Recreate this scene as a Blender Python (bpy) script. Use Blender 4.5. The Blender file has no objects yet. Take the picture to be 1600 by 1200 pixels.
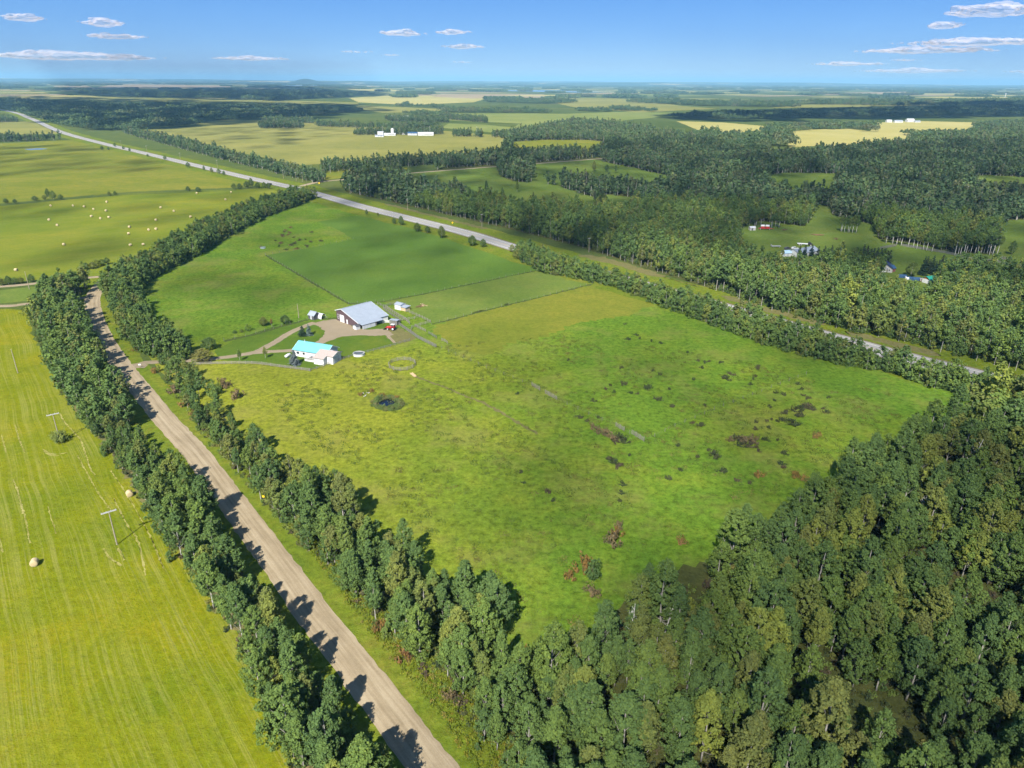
import bpy, bmesh, math, random
import numpy as np
from mathutils import Vector, Matrix
from mathutils.geometry import delaunay_2d_cdt

random.seed(7)
rng = np.random.default_rng(7)
scene = bpy.context.scene
col = scene.collection

# ------------------------------------------------------------------ camera
CAM_H = 100.0
FPX = 1111.0                       # focal length in photo pixels (1600 wide)
PITCH = math.atan((600 - 125) / FPX)
ROLL = math.radians(0.36)
R_ = Vector((1, 0, 0)); U_ = Vector((0, math.sin(PITCH), math.cos(PITCH))); F_ = Vector((0, math.cos(PITCH), -math.sin(PITCH)))
X_ = R_ * math.cos(ROLL) + U_ * math.sin(ROLL)
Y_ = -R_ * math.sin(ROLL) + U_ * math.cos(ROLL)
cam_data = bpy.data.cameras.new('camera')
cam = bpy.data.objects.new('camera', cam_data)
col.objects.link(cam)
cam_data.sensor_width = 36.0
cam_data.lens = 36.0 * FPX / 1600
cam_data.clip_start = 1.0
cam_data.clip_end = 250000
m = Matrix((X_, Y_, -F_)).transposed().to_4x4()
m.translation = Vector((0, 0, CAM_H))
cam.matrix_world = m
scene.camera = cam

# ------------------------------------------------------------------ light
SUN_EL = math.radians(44)
SUN_H = Vector((-0.27, -0.96)).normalized()          # horizontal direction towards the sun
world = bpy.data.worlds.new('World')
scene.world = world
world.use_nodes = True
wn = world.node_tree.nodes; wl = world.node_tree.links
bg = wn['Background']
sky = wn.new('ShaderNodeTexSky')
sky.sky_type = 'NISHITA'
sky.sun_disc = False
sky.sun_elevation = SUN_EL
sky.sun_rotation = math.atan2(SUN_H.x, SUN_H.y)
sky.altitude = 700
sky.air_density = 0.8
sky.dust_density = 0.0
sky.ozone_density = 6.0
hs = wn.new('ShaderNodeHueSaturation'); hs.inputs['Saturation'].default_value = 1.3; hs.inputs['Value'].default_value = 0.95; hs.inputs['Hue'].default_value = 0.515
wl.new(sky.outputs[0], hs.inputs['Color']); 
# even blue added to the clear-air sky as fill, to lighten the shadows
sky_fill = wn.new('ShaderNodeMix'); sky_fill.data_type = 'RGBA'; sky_fill.inputs[0].default_value = 0.54
wl.new(hs.outputs[0], sky_fill.inputs[6]); sky_fill.inputs[7].default_value = (1.6, 3.85, 8.3, 1)
wl.new(sky_fill.outputs[2], bg.inputs[0])
bg.inputs[1].default_value = 0.05

sun_d = bpy.data.lights.new('sun', 'SUN')
sun_d.energy = 5.0
sun_d.angle = math.radians(0.55)
sun_d.color = (1.0, 0.955, 0.87)
sun = bpy.data.objects.new('sun', sun_d)
col.objects.link(sun)
sd = Vector((SUN_H.x * math.cos(SUN_EL), SUN_H.y * math.cos(SUN_EL), math.sin(SUN_EL)))
sun.rotation_euler = sd.to_track_quat('Z', 'Y').to_euler()

scene.view_settings.view_transform = 'Standard'
scene.view_settings.look = 'None'
scene.view_settings.exposure = 1.15
scene.view_settings.gamma = 1.0
scene.cycles.max_bounces = 6
scene.cycles.diffuse_bounces = 4
scene.cycles.glossy_bounces = 2
scene.cycles.transmission_bounces = 3
scene.cycles.transparent_max_bounces = 12
scene.cycles.volume_bounces = 0
scene.cycles.use_denoising = True
scene.cycles.use_adaptive_sampling = True
scene.cycles.adaptive_threshold = 0.02

# ------------------------------------------------------------------ pixel -> ground
def P(px, py, z=0.0):
    u = (px - 800) / FPX; v = (600 - py) / FPX
    d = F_ + X_ * u + Y_ * v
    t = (z - CAM_H) / d.z
    return Vector((d.x * t, d.y * t, z))

def W(pts, z=0.0):
    """photo points (x, y[, height of the thing seen there]) -> ground positions"""
    return [P(p[0], p[1], p[2] if len(p) > 2 else z).xy for p in pts]

def project(x, y, z):
    v = Vector((x, y, z - CAM_H)); w = v.dot(F_)
    if w < 1: return (-9e9, -9e9)
    return (800 + FPX * v.dot(X_) / w, 600 - FPX * v.dot(Y_) / w)

# ------------------------------------------------------------------ materials
MATS = {}
def new_mat(name):
    mt = bpy.data.materials.new(name); mt.use_nodes = True
    nt = mt.node_tree
    for n in list(nt.nodes): nt.nodes.remove(n)
    out = nt.nodes.new('ShaderNodeOutputMaterial')
    MATS[name] = mt
    return mt, nt, out

def N(nt, typ, **kw):
    n = nt.nodes.new(typ)
    for k, v in kw.items(): setattr(n, k, v)
    return n

def noise(nt, vec, scale, detail=3, rough=0.55, dist=0.0):
    n = N(nt, 'ShaderNodeTexNoise')
    n.inputs['Scale'].default_value = scale; n.inputs['Detail'].default_value = detail
    n.inputs['Roughness'].default_value = rough; n.inputs['Distortion'].default_value = dist
    nt.links.new(vec, n.inputs['Vector'])
    return n.outputs[0]

def ramp(nt, fac, stops, interp='LINEAR'):
    r = N(nt, 'ShaderNodeValToRGB'); r.color_ramp.interpolation = interp
    el = r.color_ramp.elements
    while len(el) < len(stops): el.new(0.5)
    for e, (p, c) in zip(el, stops):
        e.position = p; e.color = (c[0], c[1], c[2], 1) if hasattr(c, '__len__') else (c, c, c, 1)
    nt.links.new(fac, r.inputs[0])
    return r.outputs[0]

def mixc(nt, fac, a, b, mode='MIX'):
    n = N(nt, 'ShaderNodeMix', data_type='RGBA', blend_type=mode)
    for sock, val in ((n.inputs[0], fac), (n.inputs[6], a), (n.inputs[7], b)):
        if isinstance(val, (int, float)): sock.default_value = val
        elif isinstance(val, (tuple, list)): sock.default_value = (val[0], val[1], val[2], 1)
        else: nt.links.new(val, sock)
    return n.outputs[2]

def mth(nt, op, a, b=None):
    n = N(nt, 'ShaderNodeMath', operation=op)
    for s, v in zip(n.inputs, (a, b)):
        if v is None: continue
        if isinstance(v, (int, float)): s.default_value = v
        else: nt.links.new(v, s)
    return n.outputs[0]

def bump(nt, h, strength=0.5, dist=0.3):
    b = N(nt, 'ShaderNodeBump'); b.inputs['Strength'].default_value = strength; b.inputs['Distance'].default_value = dist
    nt.links.new(h, b.inputs['Height'])
    return b.outputs[0]

def paint(name, rgb, rough=0.6, metal=0.0, var=0.12, scale=1.5, bmp=0.0, spec=0.3):
    mt, nt, out = new_mat(name)
    bs = N(nt, 'ShaderNodeBsdfPrincipled')
    tc = N(nt, 'ShaderNodeTexCoord')
    f = noise(nt, tc.outputs['Object'], scale, 4, 0.65)
    lo = tuple(c * (1 - var) for c in rgb); hi = tuple(min(1, c * (1 + var)) for c in rgb)
    c = ramp(nt, f, [(0.3, lo), (0.7, hi)])
    nt.links.new(c, bs.inputs['Base Color'])
    bs.inputs['Roughness'].default_value = rough; bs.inputs['Metallic'].default_value = metal
    bs.inputs['Specular IOR Level'].default_value = spec
    if bmp: nt.links.new(bump(nt, f, bmp, 0.05), bs.inputs['Normal'])
    nt.links.new(bs.outputs[0], out.inputs[0])
    return mt

def grass(name, cols, big=0.012, mid=0.09, fine=1.6, streak=None, mottle=0.5, bare=None, dry=None):
    """cols: dark, middle, light turf colours; streak: (direction angle, spacing, colour, amount)"""
    mt, nt, out = new_mat(name)
    K = 0.83
    cols = [tuple(x * K for x in c) for c in cols]
    if streak: streak = (streak[0], streak[1], tuple(x * K for x in streak[2]), streak[3])
    if bare: bare = (tuple(x * K for x in bare[0]), bare[1])
    bs = N(nt, 'ShaderNodeBsdfPrincipled')
    bs.inputs['Roughness'].default_value = 1.0; bs.inputs['Specular IOR Level'].default_value = 0.0
    geo = N(nt, 'ShaderNodeNewGeometry'); pos = geo.outputs['Position']
    nb = noise(nt, pos, big, 4, 0.6, 0.6)
    nm = noise(nt, pos, mid, 5, 0.65)
    nf = noise(nt, pos, fine, 4, 0.75)
    f = mth(nt, 'ADD', mth(nt, 'MULTIPLY', nb, 0.42), mth(nt, 'ADD', mth(nt, 'MULTIPLY', nm, 0.33), mth(nt, 'MULTIPLY', nf, 0.25)))
    c = ramp(nt, f, [(0.36, cols[0]), (0.5, cols[1]), (0.63, cols[2])])
    # tufty value break-up
    tf = ramp(nt, noise(nt, pos, 0.55, 5, 0.8), [(0.32, (1 - mottle * 0.55,) * 3), (0.52, (1.0,) * 3), (0.72, (1 + mottle * 0.45,) * 3)])
    c = mixc(nt, 1.0, c, tf, 'MULTIPLY')
    if dry:                                       # the western side of the pasture is drier, yellower grass
        dcol, x0, x1 = dry
        sx = N(nt, 'ShaderNodeSeparateXYZ'); nt.links.new(pos, sx.inputs[0])
        wv = mth(nt, 'ADD', mth(nt, 'ADD', sx.outputs[0], mth(nt, 'MULTIPLY', sx.outputs[1], -0.12)), mth(nt, 'MULTIPLY', mth(nt, 'SUBTRACT', noise(nt, pos, 0.022, 5, 0.65), 0.5), 120.0))
        mr = N(nt, 'ShaderNodeMapRange'); mr.inputs[1].default_value = x0; mr.inputs[2].default_value = x1; mr.inputs[3].default_value = 0.7; mr.inputs[4].default_value = 0.0
        nt.links.new(wv, mr.inputs[0])
        my = N(nt, 'ShaderNodeMapRange'); my.inputs[1].default_value = 262; my.inputs[2].default_value = 300; my.inputs[3].default_value = 1.0; my.inputs[4].default_value = 0.0
        nt.links.new(mth(nt, 'ADD', sx.outputs[1], mth(nt, 'MULTIPLY', noise(nt, pos, 0.05, 3, 0.6), 20.0)), my.inputs[0])
        c = mixc(nt, mth(nt, 'MULTIPLY', mr.outputs[0], my.outputs[0]), c, mixc(nt, 1.0, ramp(nt, f, [(0.36, tuple(x * K * 0.75 for x in dcol)), (0.62, tuple(x * K * 1.2 for x in dcol))]), tf, 'MULTIPLY'))
    if bare:
        bcol, thr = bare
        bm_ = ramp(nt, noise(nt, pos, 0.035, 6, 0.7), [(thr, 0.0), (min(1, thr + 0.14), 0.38)])
        c = mixc(nt, bm_, c, bcol)
    if streak:
        ang, spacing, scol, amt = streak
        mp = N(nt, 'ShaderNodeMapping', vector_type='POINT')
        mp.inputs['Rotation'].default_value = (0, 0, -ang)
        nt.links.new(pos, mp.inputs[0])
        # gentle meander
        mp2 = N(nt, 'ShaderNodeMapping'); mp2.inputs['Scale'].default_value = (0.005, 1.0 / spacing, 0.0)
        warp = noise(nt, pos, 0.02, 2, 0.5)
        add = N(nt, 'ShaderNodeVectorMath', operation='ADD')
        cmb = N(nt, 'ShaderNodeCombineXYZ'); nt.links.new(mth(nt, 'MULTIPLY', warp, 5.0), cmb.inputs[1])
        nt.links.new(mp.outputs[0], add.inputs[0]); nt.links.new(cmb.outputs[0], add.inputs[1])
        nt.links.new(add.outputs[0], mp2.inputs[0])
        s1 = ramp(nt, noise(nt, mp2.outputs[0], 1.0, 3, 0.7), [(0.50, 0.0), (0.60, 1.0), (0.66, 0.25)])
        s2 = ramp(nt, noise(nt, mp2.outputs[0], 2.7, 2, 0.6), [(0.56, 0.0), (0.63, 0.9)])
        patch = ramp(nt, noise(nt, pos, 0.05, 3, 0.6), [(0.35, 0.25), (0.6, 1.0)])
        s = mth(nt, 'MULTIPLY', mth(nt, 'MULTIPLY', mth(nt, 'MAXIMUM', s1, s2), patch), amt)
        c = mixc(nt, s, c, scol)
        d1 = ramp(nt, noise(nt, mp2.outputs[0], 1.9, 2, 0.6), [(0.30, amt * 0.8), (0.42, 0.0)])
        c = mixc(nt, d1, c, tuple(x * 0.72 for x in cols[0]))
    nt.links.new(c, bs.inputs['Base Color'])
    nt.links.new(bump(nt, mth(nt, 'ADD', nf, noise(nt, pos, 0.55, 5, 0.8)), 0.55, 0.5), bs.inputs['Normal'])
    nt.links.new(bs.outputs[0], out.inputs[0])
    return mt

def foliage(name, cols, trans=0.28, rnd=1.0):
    """leaf material: tone per leaf clump (vertex attribute) and per tree (object random)"""
    mt, nt, out = new_mat(name)
    oi = N(nt, 'ShaderNodeObjectInfo')
    at = N(nt, 'ShaderNodeAttribute', attribute_name='tone')
    c = ramp(nt, oi.outputs['Random'], [(0.0, cols[0]), (0.4, cols[1]), (0.72, cols[2])] + ([(0.88, (cols[2][0] * 1.12, cols[2][1] * 0.86, cols[2][2] * 1.15))] if rnd else []) + [(1.0, cols[3])])
    tone = ramp(nt, at.outputs['Fac'], [(0.0, (0.66, 0.68, 0.7)), (0.5, (1, 1, 1)), (1.0, (1.45, 1.32, 1.05))])
    c = mixc(nt, 1.0, c, tone, 'MULTIPLY')
    df = N(nt, 'ShaderNodeBsdfDiffuse'); tr = N(nt, 'ShaderNodeBsdfTranslucent'); mx = N(nt, 'ShaderNodeMixShader')
    nt.links.new(c, df.inputs[0])
    nt.links.new(mixc(nt, 1.0, c, (1.25, 1.35, 0.55), 'MULTIPLY'), tr.inputs[0])
    mx.inputs[0].default_value = trans
    nt.links.new(df.outputs[0], mx.inputs[1]); nt.links.new(tr.outputs[0], mx.inputs[2])
    nt.links.new(mx.outputs[0], out.inputs[0])
    return mt

ROAD_ANG = math.atan2(-0.794, 0.608)
M_aspen = foliage('aspen_leaves', [(0.088, 0.145, 0.050), (0.108, 0.170, 0.052), (0.134, 0.195, 0.048), (0.200, 0.240, 0.052)], 0.27)
M_far = foliage('far_leaves', [(0.062, 0.104, 0.050), (0.074, 0.120, 0.054), (0.09, 0.134, 0.054), (0.115, 0.15, 0.06)], 0.2)
M_spruce = foliage('spruce_needles', [(0.022, 0.045, 0.028), (0.028, 0.052, 0.032), (0.034, 0.058, 0.034), (0.04, 0.066, 0.034)], 0.05)
M_blue_spruce = foliage('blue_spruce_needles', [(0.10, 0.145, 0.13)] * 4, 0.05)
M_willow = foliage('willow_leaves', [(0.12, 0.18, 0.05), (0.14, 0.195, 0.052), (0.16, 0.20, 0.055), (0.19, 0.19, 0.06)], 0.22)
M_shrub = foliage('shrub_leaves', [(0.045, 0.065, 0.032), (0.055, 0.07, 0.032), (0.075, 0.075, 0.04), (0.09, 0.08, 0.05)], 0.15)
M_rust = foliage('rust_leaves', [(0.18, 0.12, 0.04), (0.20, 0.125, 0.045), (0.19, 0.135, 0.05), (0.27, 0.12, 0.035)], 0.2)
M_tan = foliage('tan_leaves', [(0.15, 0.12, 0.065), (0.16, 0.125, 0.07), (0.15, 0.11, 0.065), (0.14, 0.11, 0.06)], 0.2)
M_reed = foliage('reed_leaves', [(0.11, 0.16, 0.05), (0.12, 0.17, 0.055), (0.13, 0.17, 0.055), (0.14, 0.17, 0.05)], 0.2)
M_tuft = foliage('grass_tuft', [(0.11, 0.15, 0.02), (0.13, 0.165, 0.022), (0.16, 0.18, 0.024), (0.20, 0.18, 0.05)], 0.25)
M_tuft2 = foliage('pasture_tuft', [(0.075, 0.115, 0.022), (0.09, 0.125, 0.026), (0.105, 0.13, 0.03), (0.14, 0.14, 0.045)], 0.25)
M_bark = paint('aspen_bark', (0.30, 0.285, 0.25), 0.9, var=0.35, scale=3.0)
M_barkdark = paint('spruce_bark', (0.10, 0.075, 0.055), 0.95, var=0.3, scale=3.0)
M_dead = paint('bleached_wood', (0.48, 0.46, 0.42), 0.9, var=0.2, scale=2.0)

M_ground = grass('ground_turf', [(0.055, 0.085, 0.022), (0.085, 0.115, 0.028), (0.125, 0.14, 0.035)], 0.004, 0.05, 1.2)
M_hay = grass('hay_stubble', [(0.100, 0.148, 0.008), (0.175, 0.192, 0.008), (0.262, 0.218, 0.010)], 0.010, 0.06, 1.3,
              streak=(ROAD_ANG, 1.15, (0.32, 0.30, 0.09), 0.40), mottle=0.45)
M_hay2 = grass('hay_stubble_green', [(0.105, 0.155, 0.016), (0.155, 0.185, 0.018), (0.225, 0.220, 0.024)], 0.010, 0.04, 0.9,
               streak=(ROAD_ANG + math.pi / 2, 5.0, (0.20, 0.20, 0.05), 0.35), mottle=0.3)
M_pasture = grass('pasture_turf', [(0.074, 0.150, 0.016), (0.115, 0.192, 0.019), (0.190, 0.225, 0.026)], 0.016, 0.11, 1.5, mottle=1.0, dry=((0.225, 0.225, 0.022), -85.0, 5.0),
                  bare=((0.235, 0.205, 0.060), 0.50))
M_darkpast = grass('reseeded_turf', [(0.074, 0.142, 0.022), (0.096, 0.166, 0.026), (0.122, 0.186, 0.028)], 0.010, 0.05, 0.8, mottle=0.3)
M_midpast = grass('grazed_turf', [(0.095, 0.150, 0.026), (0.125, 0.175, 0.032), (0.170, 0.195, 0.042)], 0.012, 0.08, 1.2, mottle=0.4)
M_goldpast = grass('golden_turf', [(0.115, 0.150, 0.018), (0.165, 0.180, 0.024), (0.225, 0.205, 0.032)], 0.02, 0.12, 1.3, mottle=0.45)
M_lawn = grass('lawn_turf', [(0.062, 0.112, 0.016), (0.085, 0.138, 0.018), (0.120, 0.155, 0.02)], 0.03, 0.15, 1.6, mottle=0.2)
M_verge = grass('verge_turf', [(0.085, 0.135, 0.014), (0.135, 0.175, 0.018), (0.200, 0.190, 0.03)], 0.03, 0.2, 1.8, mottle=0.7)
M_drygrass = grass('dry_verge', [(0.125, 0.125, 0.045), (0.155, 0.145, 0.055), (0.19, 0.165, 0.075)], 0.03, 0.2, 1.2, mottle=0.4)
M_floor = grass('forest_floor', [(0.045, 0.055, 0.018), (0.075, 0.085, 0.026), (0.110, 0.105, 0.035)], 0.04, 0.2, 1.0, mottle=0.6)
M_hedge = grass('rough_strip', [(0.055, 0.085, 0.022), (0.075, 0.10, 0.028), (0.095, 0.115, 0.034)], 0.03, 0.2, 1.0, mottle=0.7)
M_swath = grass('straw_swath', [(0.20, 0.20, 0.04), (0.30, 0.28, 0.08), (0.42, 0.38, 0.15)], 0.2, 0.9, 3.0, mottle=0.6)
M_farA = grass('far_field_gold', [(0.30, 0.275, 0.08), (0.37, 0.33, 0.11), (0.43, 0.375, 0.15)], 0.0015, 0.008, 0.05, mottle=0.15)
M_farB = grass('far_field_green', [(0.13, 0.175, 0.04), (0.18, 0.21, 0.055), (0.25, 0.26, 0.08)], 0.0015, 0.008, 0.05, mottle=0.2)
M_farC = grass('far_field_tan', [(0.26, 0.20, 0.11), (0.32, 0.25, 0.14), (0.38, 0.30, 0.18)], 0.0015, 0.008, 0.05, mottle=0.15)
M_farD = grass('far_field_olive', [(0.15, 0.165, 0.045), (0.215, 0.21, 0.055), (0.29, 0.265, 0.075)], 0.002, 0.01, 0.06, mottle=0.2)

def road_mat(name, cols, ang, ruts):
    mt, nt, out = new_mat(name)
    bs = N(nt, 'ShaderNodeBsdfPrincipled'); bs.inputs['Roughness'].default_value = 0.95; bs.inputs['Specular IOR Level'].default_value = 0.15
    geo = N(nt, 'ShaderNodeNewGeometry'); uv = N(nt, 'ShaderNodeUVMap'); uv.uv_map = 'track'
    mp = N(nt, 'ShaderNodeMapping'); mp.inputs['Scale'].default_value = (1.0, 0.03, 1)
    nt.links.new(uv.outputs[0], mp.inputs[0])
    sep = N(nt, 'ShaderNodeSeparateXYZ'); nt.links.new(uv.outputs[0], sep.inputs[0])
    lane = noise(nt, mp.outputs[0], ruts, 4, 0.6)
    f = mth(nt, 'ADD', mth(nt, 'MULTIPLY', lane, 0.55), mth(nt, 'ADD', mth(nt, 'MULTIPLY', noise(nt, geo.outputs['Position'], 0.12, 5, 0.7), 0.25), mth(nt, 'MULTIPLY', noise(nt, geo.outputs['Position'], 3.0, 4, 0.8), 0.2)))
    c = ramp(nt, f, [(0.34, cols[0]), (0.5, cols[1]), (0.66, cols[2])])
    nt.links.new(c, bs.inputs['Base Color'])
    nt.links.new(bump(nt, noise(nt, geo.outputs['Position'], 4.0, 4, 0.8), 0.4, 0.08), bs.inputs['Normal'])
    nt.links.new(bs.outputs[0], out.inputs[0])
    return mt
M_gravel = road_mat('road_gravel', [(0.150, 0.115, 0.068), (0.25, 0.198, 0.125), (0.345, 0.285, 0.19)], 0, 1.1)
M_dirt = road_mat('yard_dirt', [(0.145, 0.118, 0.07), (0.215, 0.172, 0.112), (0.27, 0.222, 0.15)], 0, 1.2)
M_asphalt = road_mat('worn_asphalt', [(0.215, 0.205, 0.195), (0.245, 0.235, 0.22), (0.275, 0.265, 0.25)], 0, 1.0)
M_line = paint('road_paint', (0.62, 0.60, 0.52), 0.8, var=0.2)

# ------------------------------------------------------------------ object helpers
def tag(o, label=None, cat=None, group=None, kind=None):
    if label: o['label'] = label
    if cat: o['category'] = cat
    if group: o['group'] = group
    if kind: o['kind'] = kind
    return o

def link_mesh(name, me, parent=None, loc=None):
    o = bpy.data.objects.new(name, me); col.objects.link(o)
    if parent is not None: o.parent = parent
    if loc is not None: o.location = loc
    return o

def empty(name, loc, rz=0.0):
    o = bpy.data.objects.new(name, None); col.objects.link(o)
    o.location = loc; o.rotation_euler = (0, 0, rz); o.empty_display_size = 0.5
    return o

class MB:
    def __init__(s): s.v = []; s.f = []
    def add(s, vs, fs):
        b = len(s.v); s.v += [tuple(x) for x in vs]; s.f += [tuple(b + i for i in f) for f in fs]
    def box(s, x0, x1, y0, y1, z0, z1):
        s.add([(x0, y0, z0), (x1, y0, z0), (x1, y1, z0), (x0, y1, z0), (x0, y0, z1), (x1, y0, z1), (x1, y1, z1), (x0, y1, z1)],
              [(0, 3, 2, 1), (4, 5, 6, 7), (0, 1, 5, 4), (1, 2, 6, 5), (2, 3, 7, 6), (3, 0, 4, 7)])
        return s
    def bar(s, a, b, w, h=None):
        a = Vector(a); b = Vector(b); h = h or w
        d = (b - a).normalized()
        up = Vector((0, 0, 1)) if abs(d.z) < 0.95 else Vector((1, 0, 0))
        sx = d.cross(up).normalized(); sy = sx.cross(d).normalized()
        vs = [p + sx * i * w / 2 + sy * j * h / 2 for p in (a, b) for i, j in ((-1, -1), (1, -1), (1, 1), (-1, 1))]
        s.add(vs, [(0, 1, 2, 3), (7, 6, 5, 4), (0, 4, 5, 1), (1, 5, 6, 2), (2, 6, 7, 3), (3, 7, 4, 0)])
        return s
    def tube(s, pts, rad, n=6, cap=True):
        pts = [Vector(p) for p in pts]
        if not hasattr(rad, '__len__'): rad = [rad] * len(pts)
        base = len(s.v); ref = Vector((1, 0, 0))
        for i, p in enumerate(pts):
            d = (pts[min(i + 1, len(pts) - 1)] - pts[max(i - 1, 0)]).normalized()
            if abs(d.dot(ref)) > 0.95: ref = Vector((0, 1, 0))
            sx = d.cross(ref).normalized(); sy = d.cross(sx).normalized()
            for k in range(n):
                a = 2 * math.pi * k / n
                s.v.append(tuple(p + (sx * math.cos(a) + sy * math.sin(a)) * rad[i]))
        for i in range(len(pts) - 1):
            for k in range(n):
                k2 = (k + 1) % n
                s.f.append((base + i * n + k, base + i * n + k2, base + (i + 1) * n + k2, base + (i + 1) * n + k))
        if cap:
            s.f.append(tuple(base + k for k in range(n))); s.f.append(tuple(base + (len(pts) - 1) * n + k for k in reversed(range(n))))
        return s
    def prism(s, poly, x0, x1, axis='x'):
        n = len(poly)
        mk = (lambda t, p: (t, p[0], p[1])) if axis == 'x' else ((lambda t, p: (p[0], t, p[1])) if axis == 'y' else (lambda t, p: (p[0], p[1], t)))
        vs = [mk(x0, p) for p in poly] + [mk(x1, p) for p in poly]
        s.add(vs, [tuple(range(n)), tuple(reversed(range(n, 2 * n)))] + [(i, i + n, (i + 1) % n + n, (i + 1) % n) for i in range(n)])
        return s
    def mesh(s, name):
        me = bpy.data.meshes.new(name); me.from_pydata(s.v, [], s.f); me.update()
        bm = bmesh.new(); bm.from_mesh(me); bmesh.ops.recalc_face_normals(bm, faces=bm.faces); bm.to_mesh(me); bm.free()
        return me
    def build(s, name, mt, parent=None, smooth=False):
        me = s.mesh(name); me.materials.append(mt)
        if smooth: me.polygons.foreach_set('use_smooth', [True] * len(me.polygons))
        return link_mesh(name, me, parent)

def smooth_poly(pts, n=5, closed=True):
    out = []; k = len(pts)
    for i in range(k if closed else k - 1):
        if closed: p0, p1, p2, p3 = pts[i - 1], pts[i], pts[(i + 1) % k], pts[(i + 2) % k]
        else: p0, p1, p2, p3 = pts[max(i - 1, 0)], pts[i], pts[i + 1], pts[min(i + 2, k - 1)]
        for j in range(n):
            t = j / n
            out.append(0.5 * ((2 * p1) + (p2 - p0) * t + (2 * p0 - 5 * p1 + 4 * p2 - p3) * t * t + (3 * p1 - p0 - 3 * p2 + p3) * t ** 3))
    if not closed: out.append(pts[-1])
    return out

def sheet(name, pts, z, mt, smooth=0, jit=0.0, parent=None, kind='structure', label=None, edge=3.0):
    pts = [Vector(p) for p in pts]
    if smooth: pts = smooth_poly(pts, smooth)
    if jit:                                      # ragged natural margin
        q = []
        for i, p in enumerate(pts):
            r = pts[(i + 1) % len(pts)]; n = min(60, max(1, int((r - p).length / edge)))
            nn = Vector((-(r - p).y, (r - p).x)).normalized() if (r - p).length > 1e-6 else Vector((0, 0))
            for j in range(n):
                q.append(p.lerp(r, j / n) + nn * random.gauss(0, jit))
        pts = q
    o0 = pts[0].copy()
    vs, _, fs, _, _, _ = delaunay_2d_cdt([p - o0 for p in pts], [], [list(range(len(pts)))], 1, 1e-4)
    me = bpy.data.meshes.new(name)
    me.from_pydata([(v.x + o0.x, v.y + o0.y, z) for v in vs], [], [f if (vs[f[1]] - vs[f[0]]).cross(vs[f[2]] - vs[f[0]]) > 0 else f[::-1] for f in fs])
    me.update()
    me.materials.append(mt)
    o = link_mesh(name, me, parent)
    if parent is None: tag(o, label, None, None, kind)
    return o

def ribbon(name, centre, width, z, mt, parent=None, jit=0.0, step=6.0, crown=0.0, kind='structure', label=None):
    """a road as a strip with uv 'track' (metres across, metres along)"""
    pts = [Vector(p) for p in centre]
    wd = width if hasattr(width, '__len__') else [width] * len(pts)
    v = []; f = []; uvs = []; s = 0.0
    dense = []
    for i in range(len(pts) - 1):
        L = (pts[i + 1] - pts[i]).length; n = max(1, int(L / step))
        for j in range(n): dense.append((pts[i].lerp(pts[i + 1], j / n), wd[i] + (wd[i + 1] - wd[i]) * j / n))
    dense.append((pts[-1], wd[-1]))
    prof = [-0.5, -0.3, 0, 0.3, 0.5]
    for i, (p, w) in enumerate(dense):
        a = dense[max(i - 1, 0)][0]; b = dense[min(i + 1, len(dense) - 1)][0]
        d = (b - a).normalized(); nn = Vector((-d.y, d.x))
        if i: s += (p - dense[i - 1][0]).length
        for k, q in enumerate(prof):
            off = q * w + (random.gauss(0, jit) if abs(q) == 0.5 else 0)
            v.append((p.x + nn.x * off, p.y + nn.y * off, z + crown * (1 - (2 * q) ** 2))); uvs.append((q * w, s))
    n = len(prof)
    for i in range(len(dense) - 1):
        for k in range(n - 1):
            f.append((i * n + k, i * n + k + 1, (i + 1) * n + k + 1, (i + 1) * n + k))
    me = bpy.data.meshes.new(name); me.from_pydata(v, [], f); me.update()
    ul = me.uv_layers.new(name='track')
    for lp in me.loops: ul.data[lp.index].uv = uvs[lp.vertex_index]
    me.materials.append(mt)
    if me.polygons[0].normal.z < 0: me.flip_normals()
    o = link_mesh(name, me, parent)
    if parent is None: tag(o, label, None, None, kind)
    return o

def offset_line(pts, off):
    out = []
    for i, p in enumerate(pts):
        d = (pts[min(i + 1, len(pts) - 1)] - pts[max(i - 1, 0)]).normalized()
        out.append(p + Vector((-d.y, d.x)) * off)
    return out

def in_poly(x, y, poly):
    px = np.array([p[0] for p in poly]); py = np.array([p[1] for p in poly])
    inside = np.zeros(len(x), bool); j = len(px) - 1
    for i in range(len(px)):
        c = ((py[i] > y) != (py[j] > y)) & (x < (px[j] - px[i]) * (y - py[i]) / (py[j] - py[i] + 1e-12) + px[i])
        inside ^= c; j = i
    return inside

def scatter(poly, spacing, jitter=0.42):
    xs = [p[0] for p in poly]; ys = [p[1] for p in poly]
    gx, gy = np.meshgrid(np.arange(min(xs), max(xs), spacing), np.arange(min(ys), max(ys), spacing))
    x = gx.ravel() + rng.uniform(-jitter, jitter, gx.size) * spacing; y = gy.ravel() + rng.uniform(-jitter, jitter, gx.size) * spacing
    k = in_poly(x, y, poly)
    return np.stack([x[k], y[k]], 1)


# ================================================================== SETTING
GR = 45000.0
bm = bmesh.new()
bmesh.ops.create_circle(bm, cap_ends=True, cap_tris=True, segments=96, radius=GR)
me = bpy.data.meshes.new('ground'); bm.to_mesh(me); bm.free(); me.materials.append(M_ground)
if me.polygons[0].normal.z < 0: me.flip_normals()
tag(link_mesh('ground', me), kind='structure')

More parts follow.
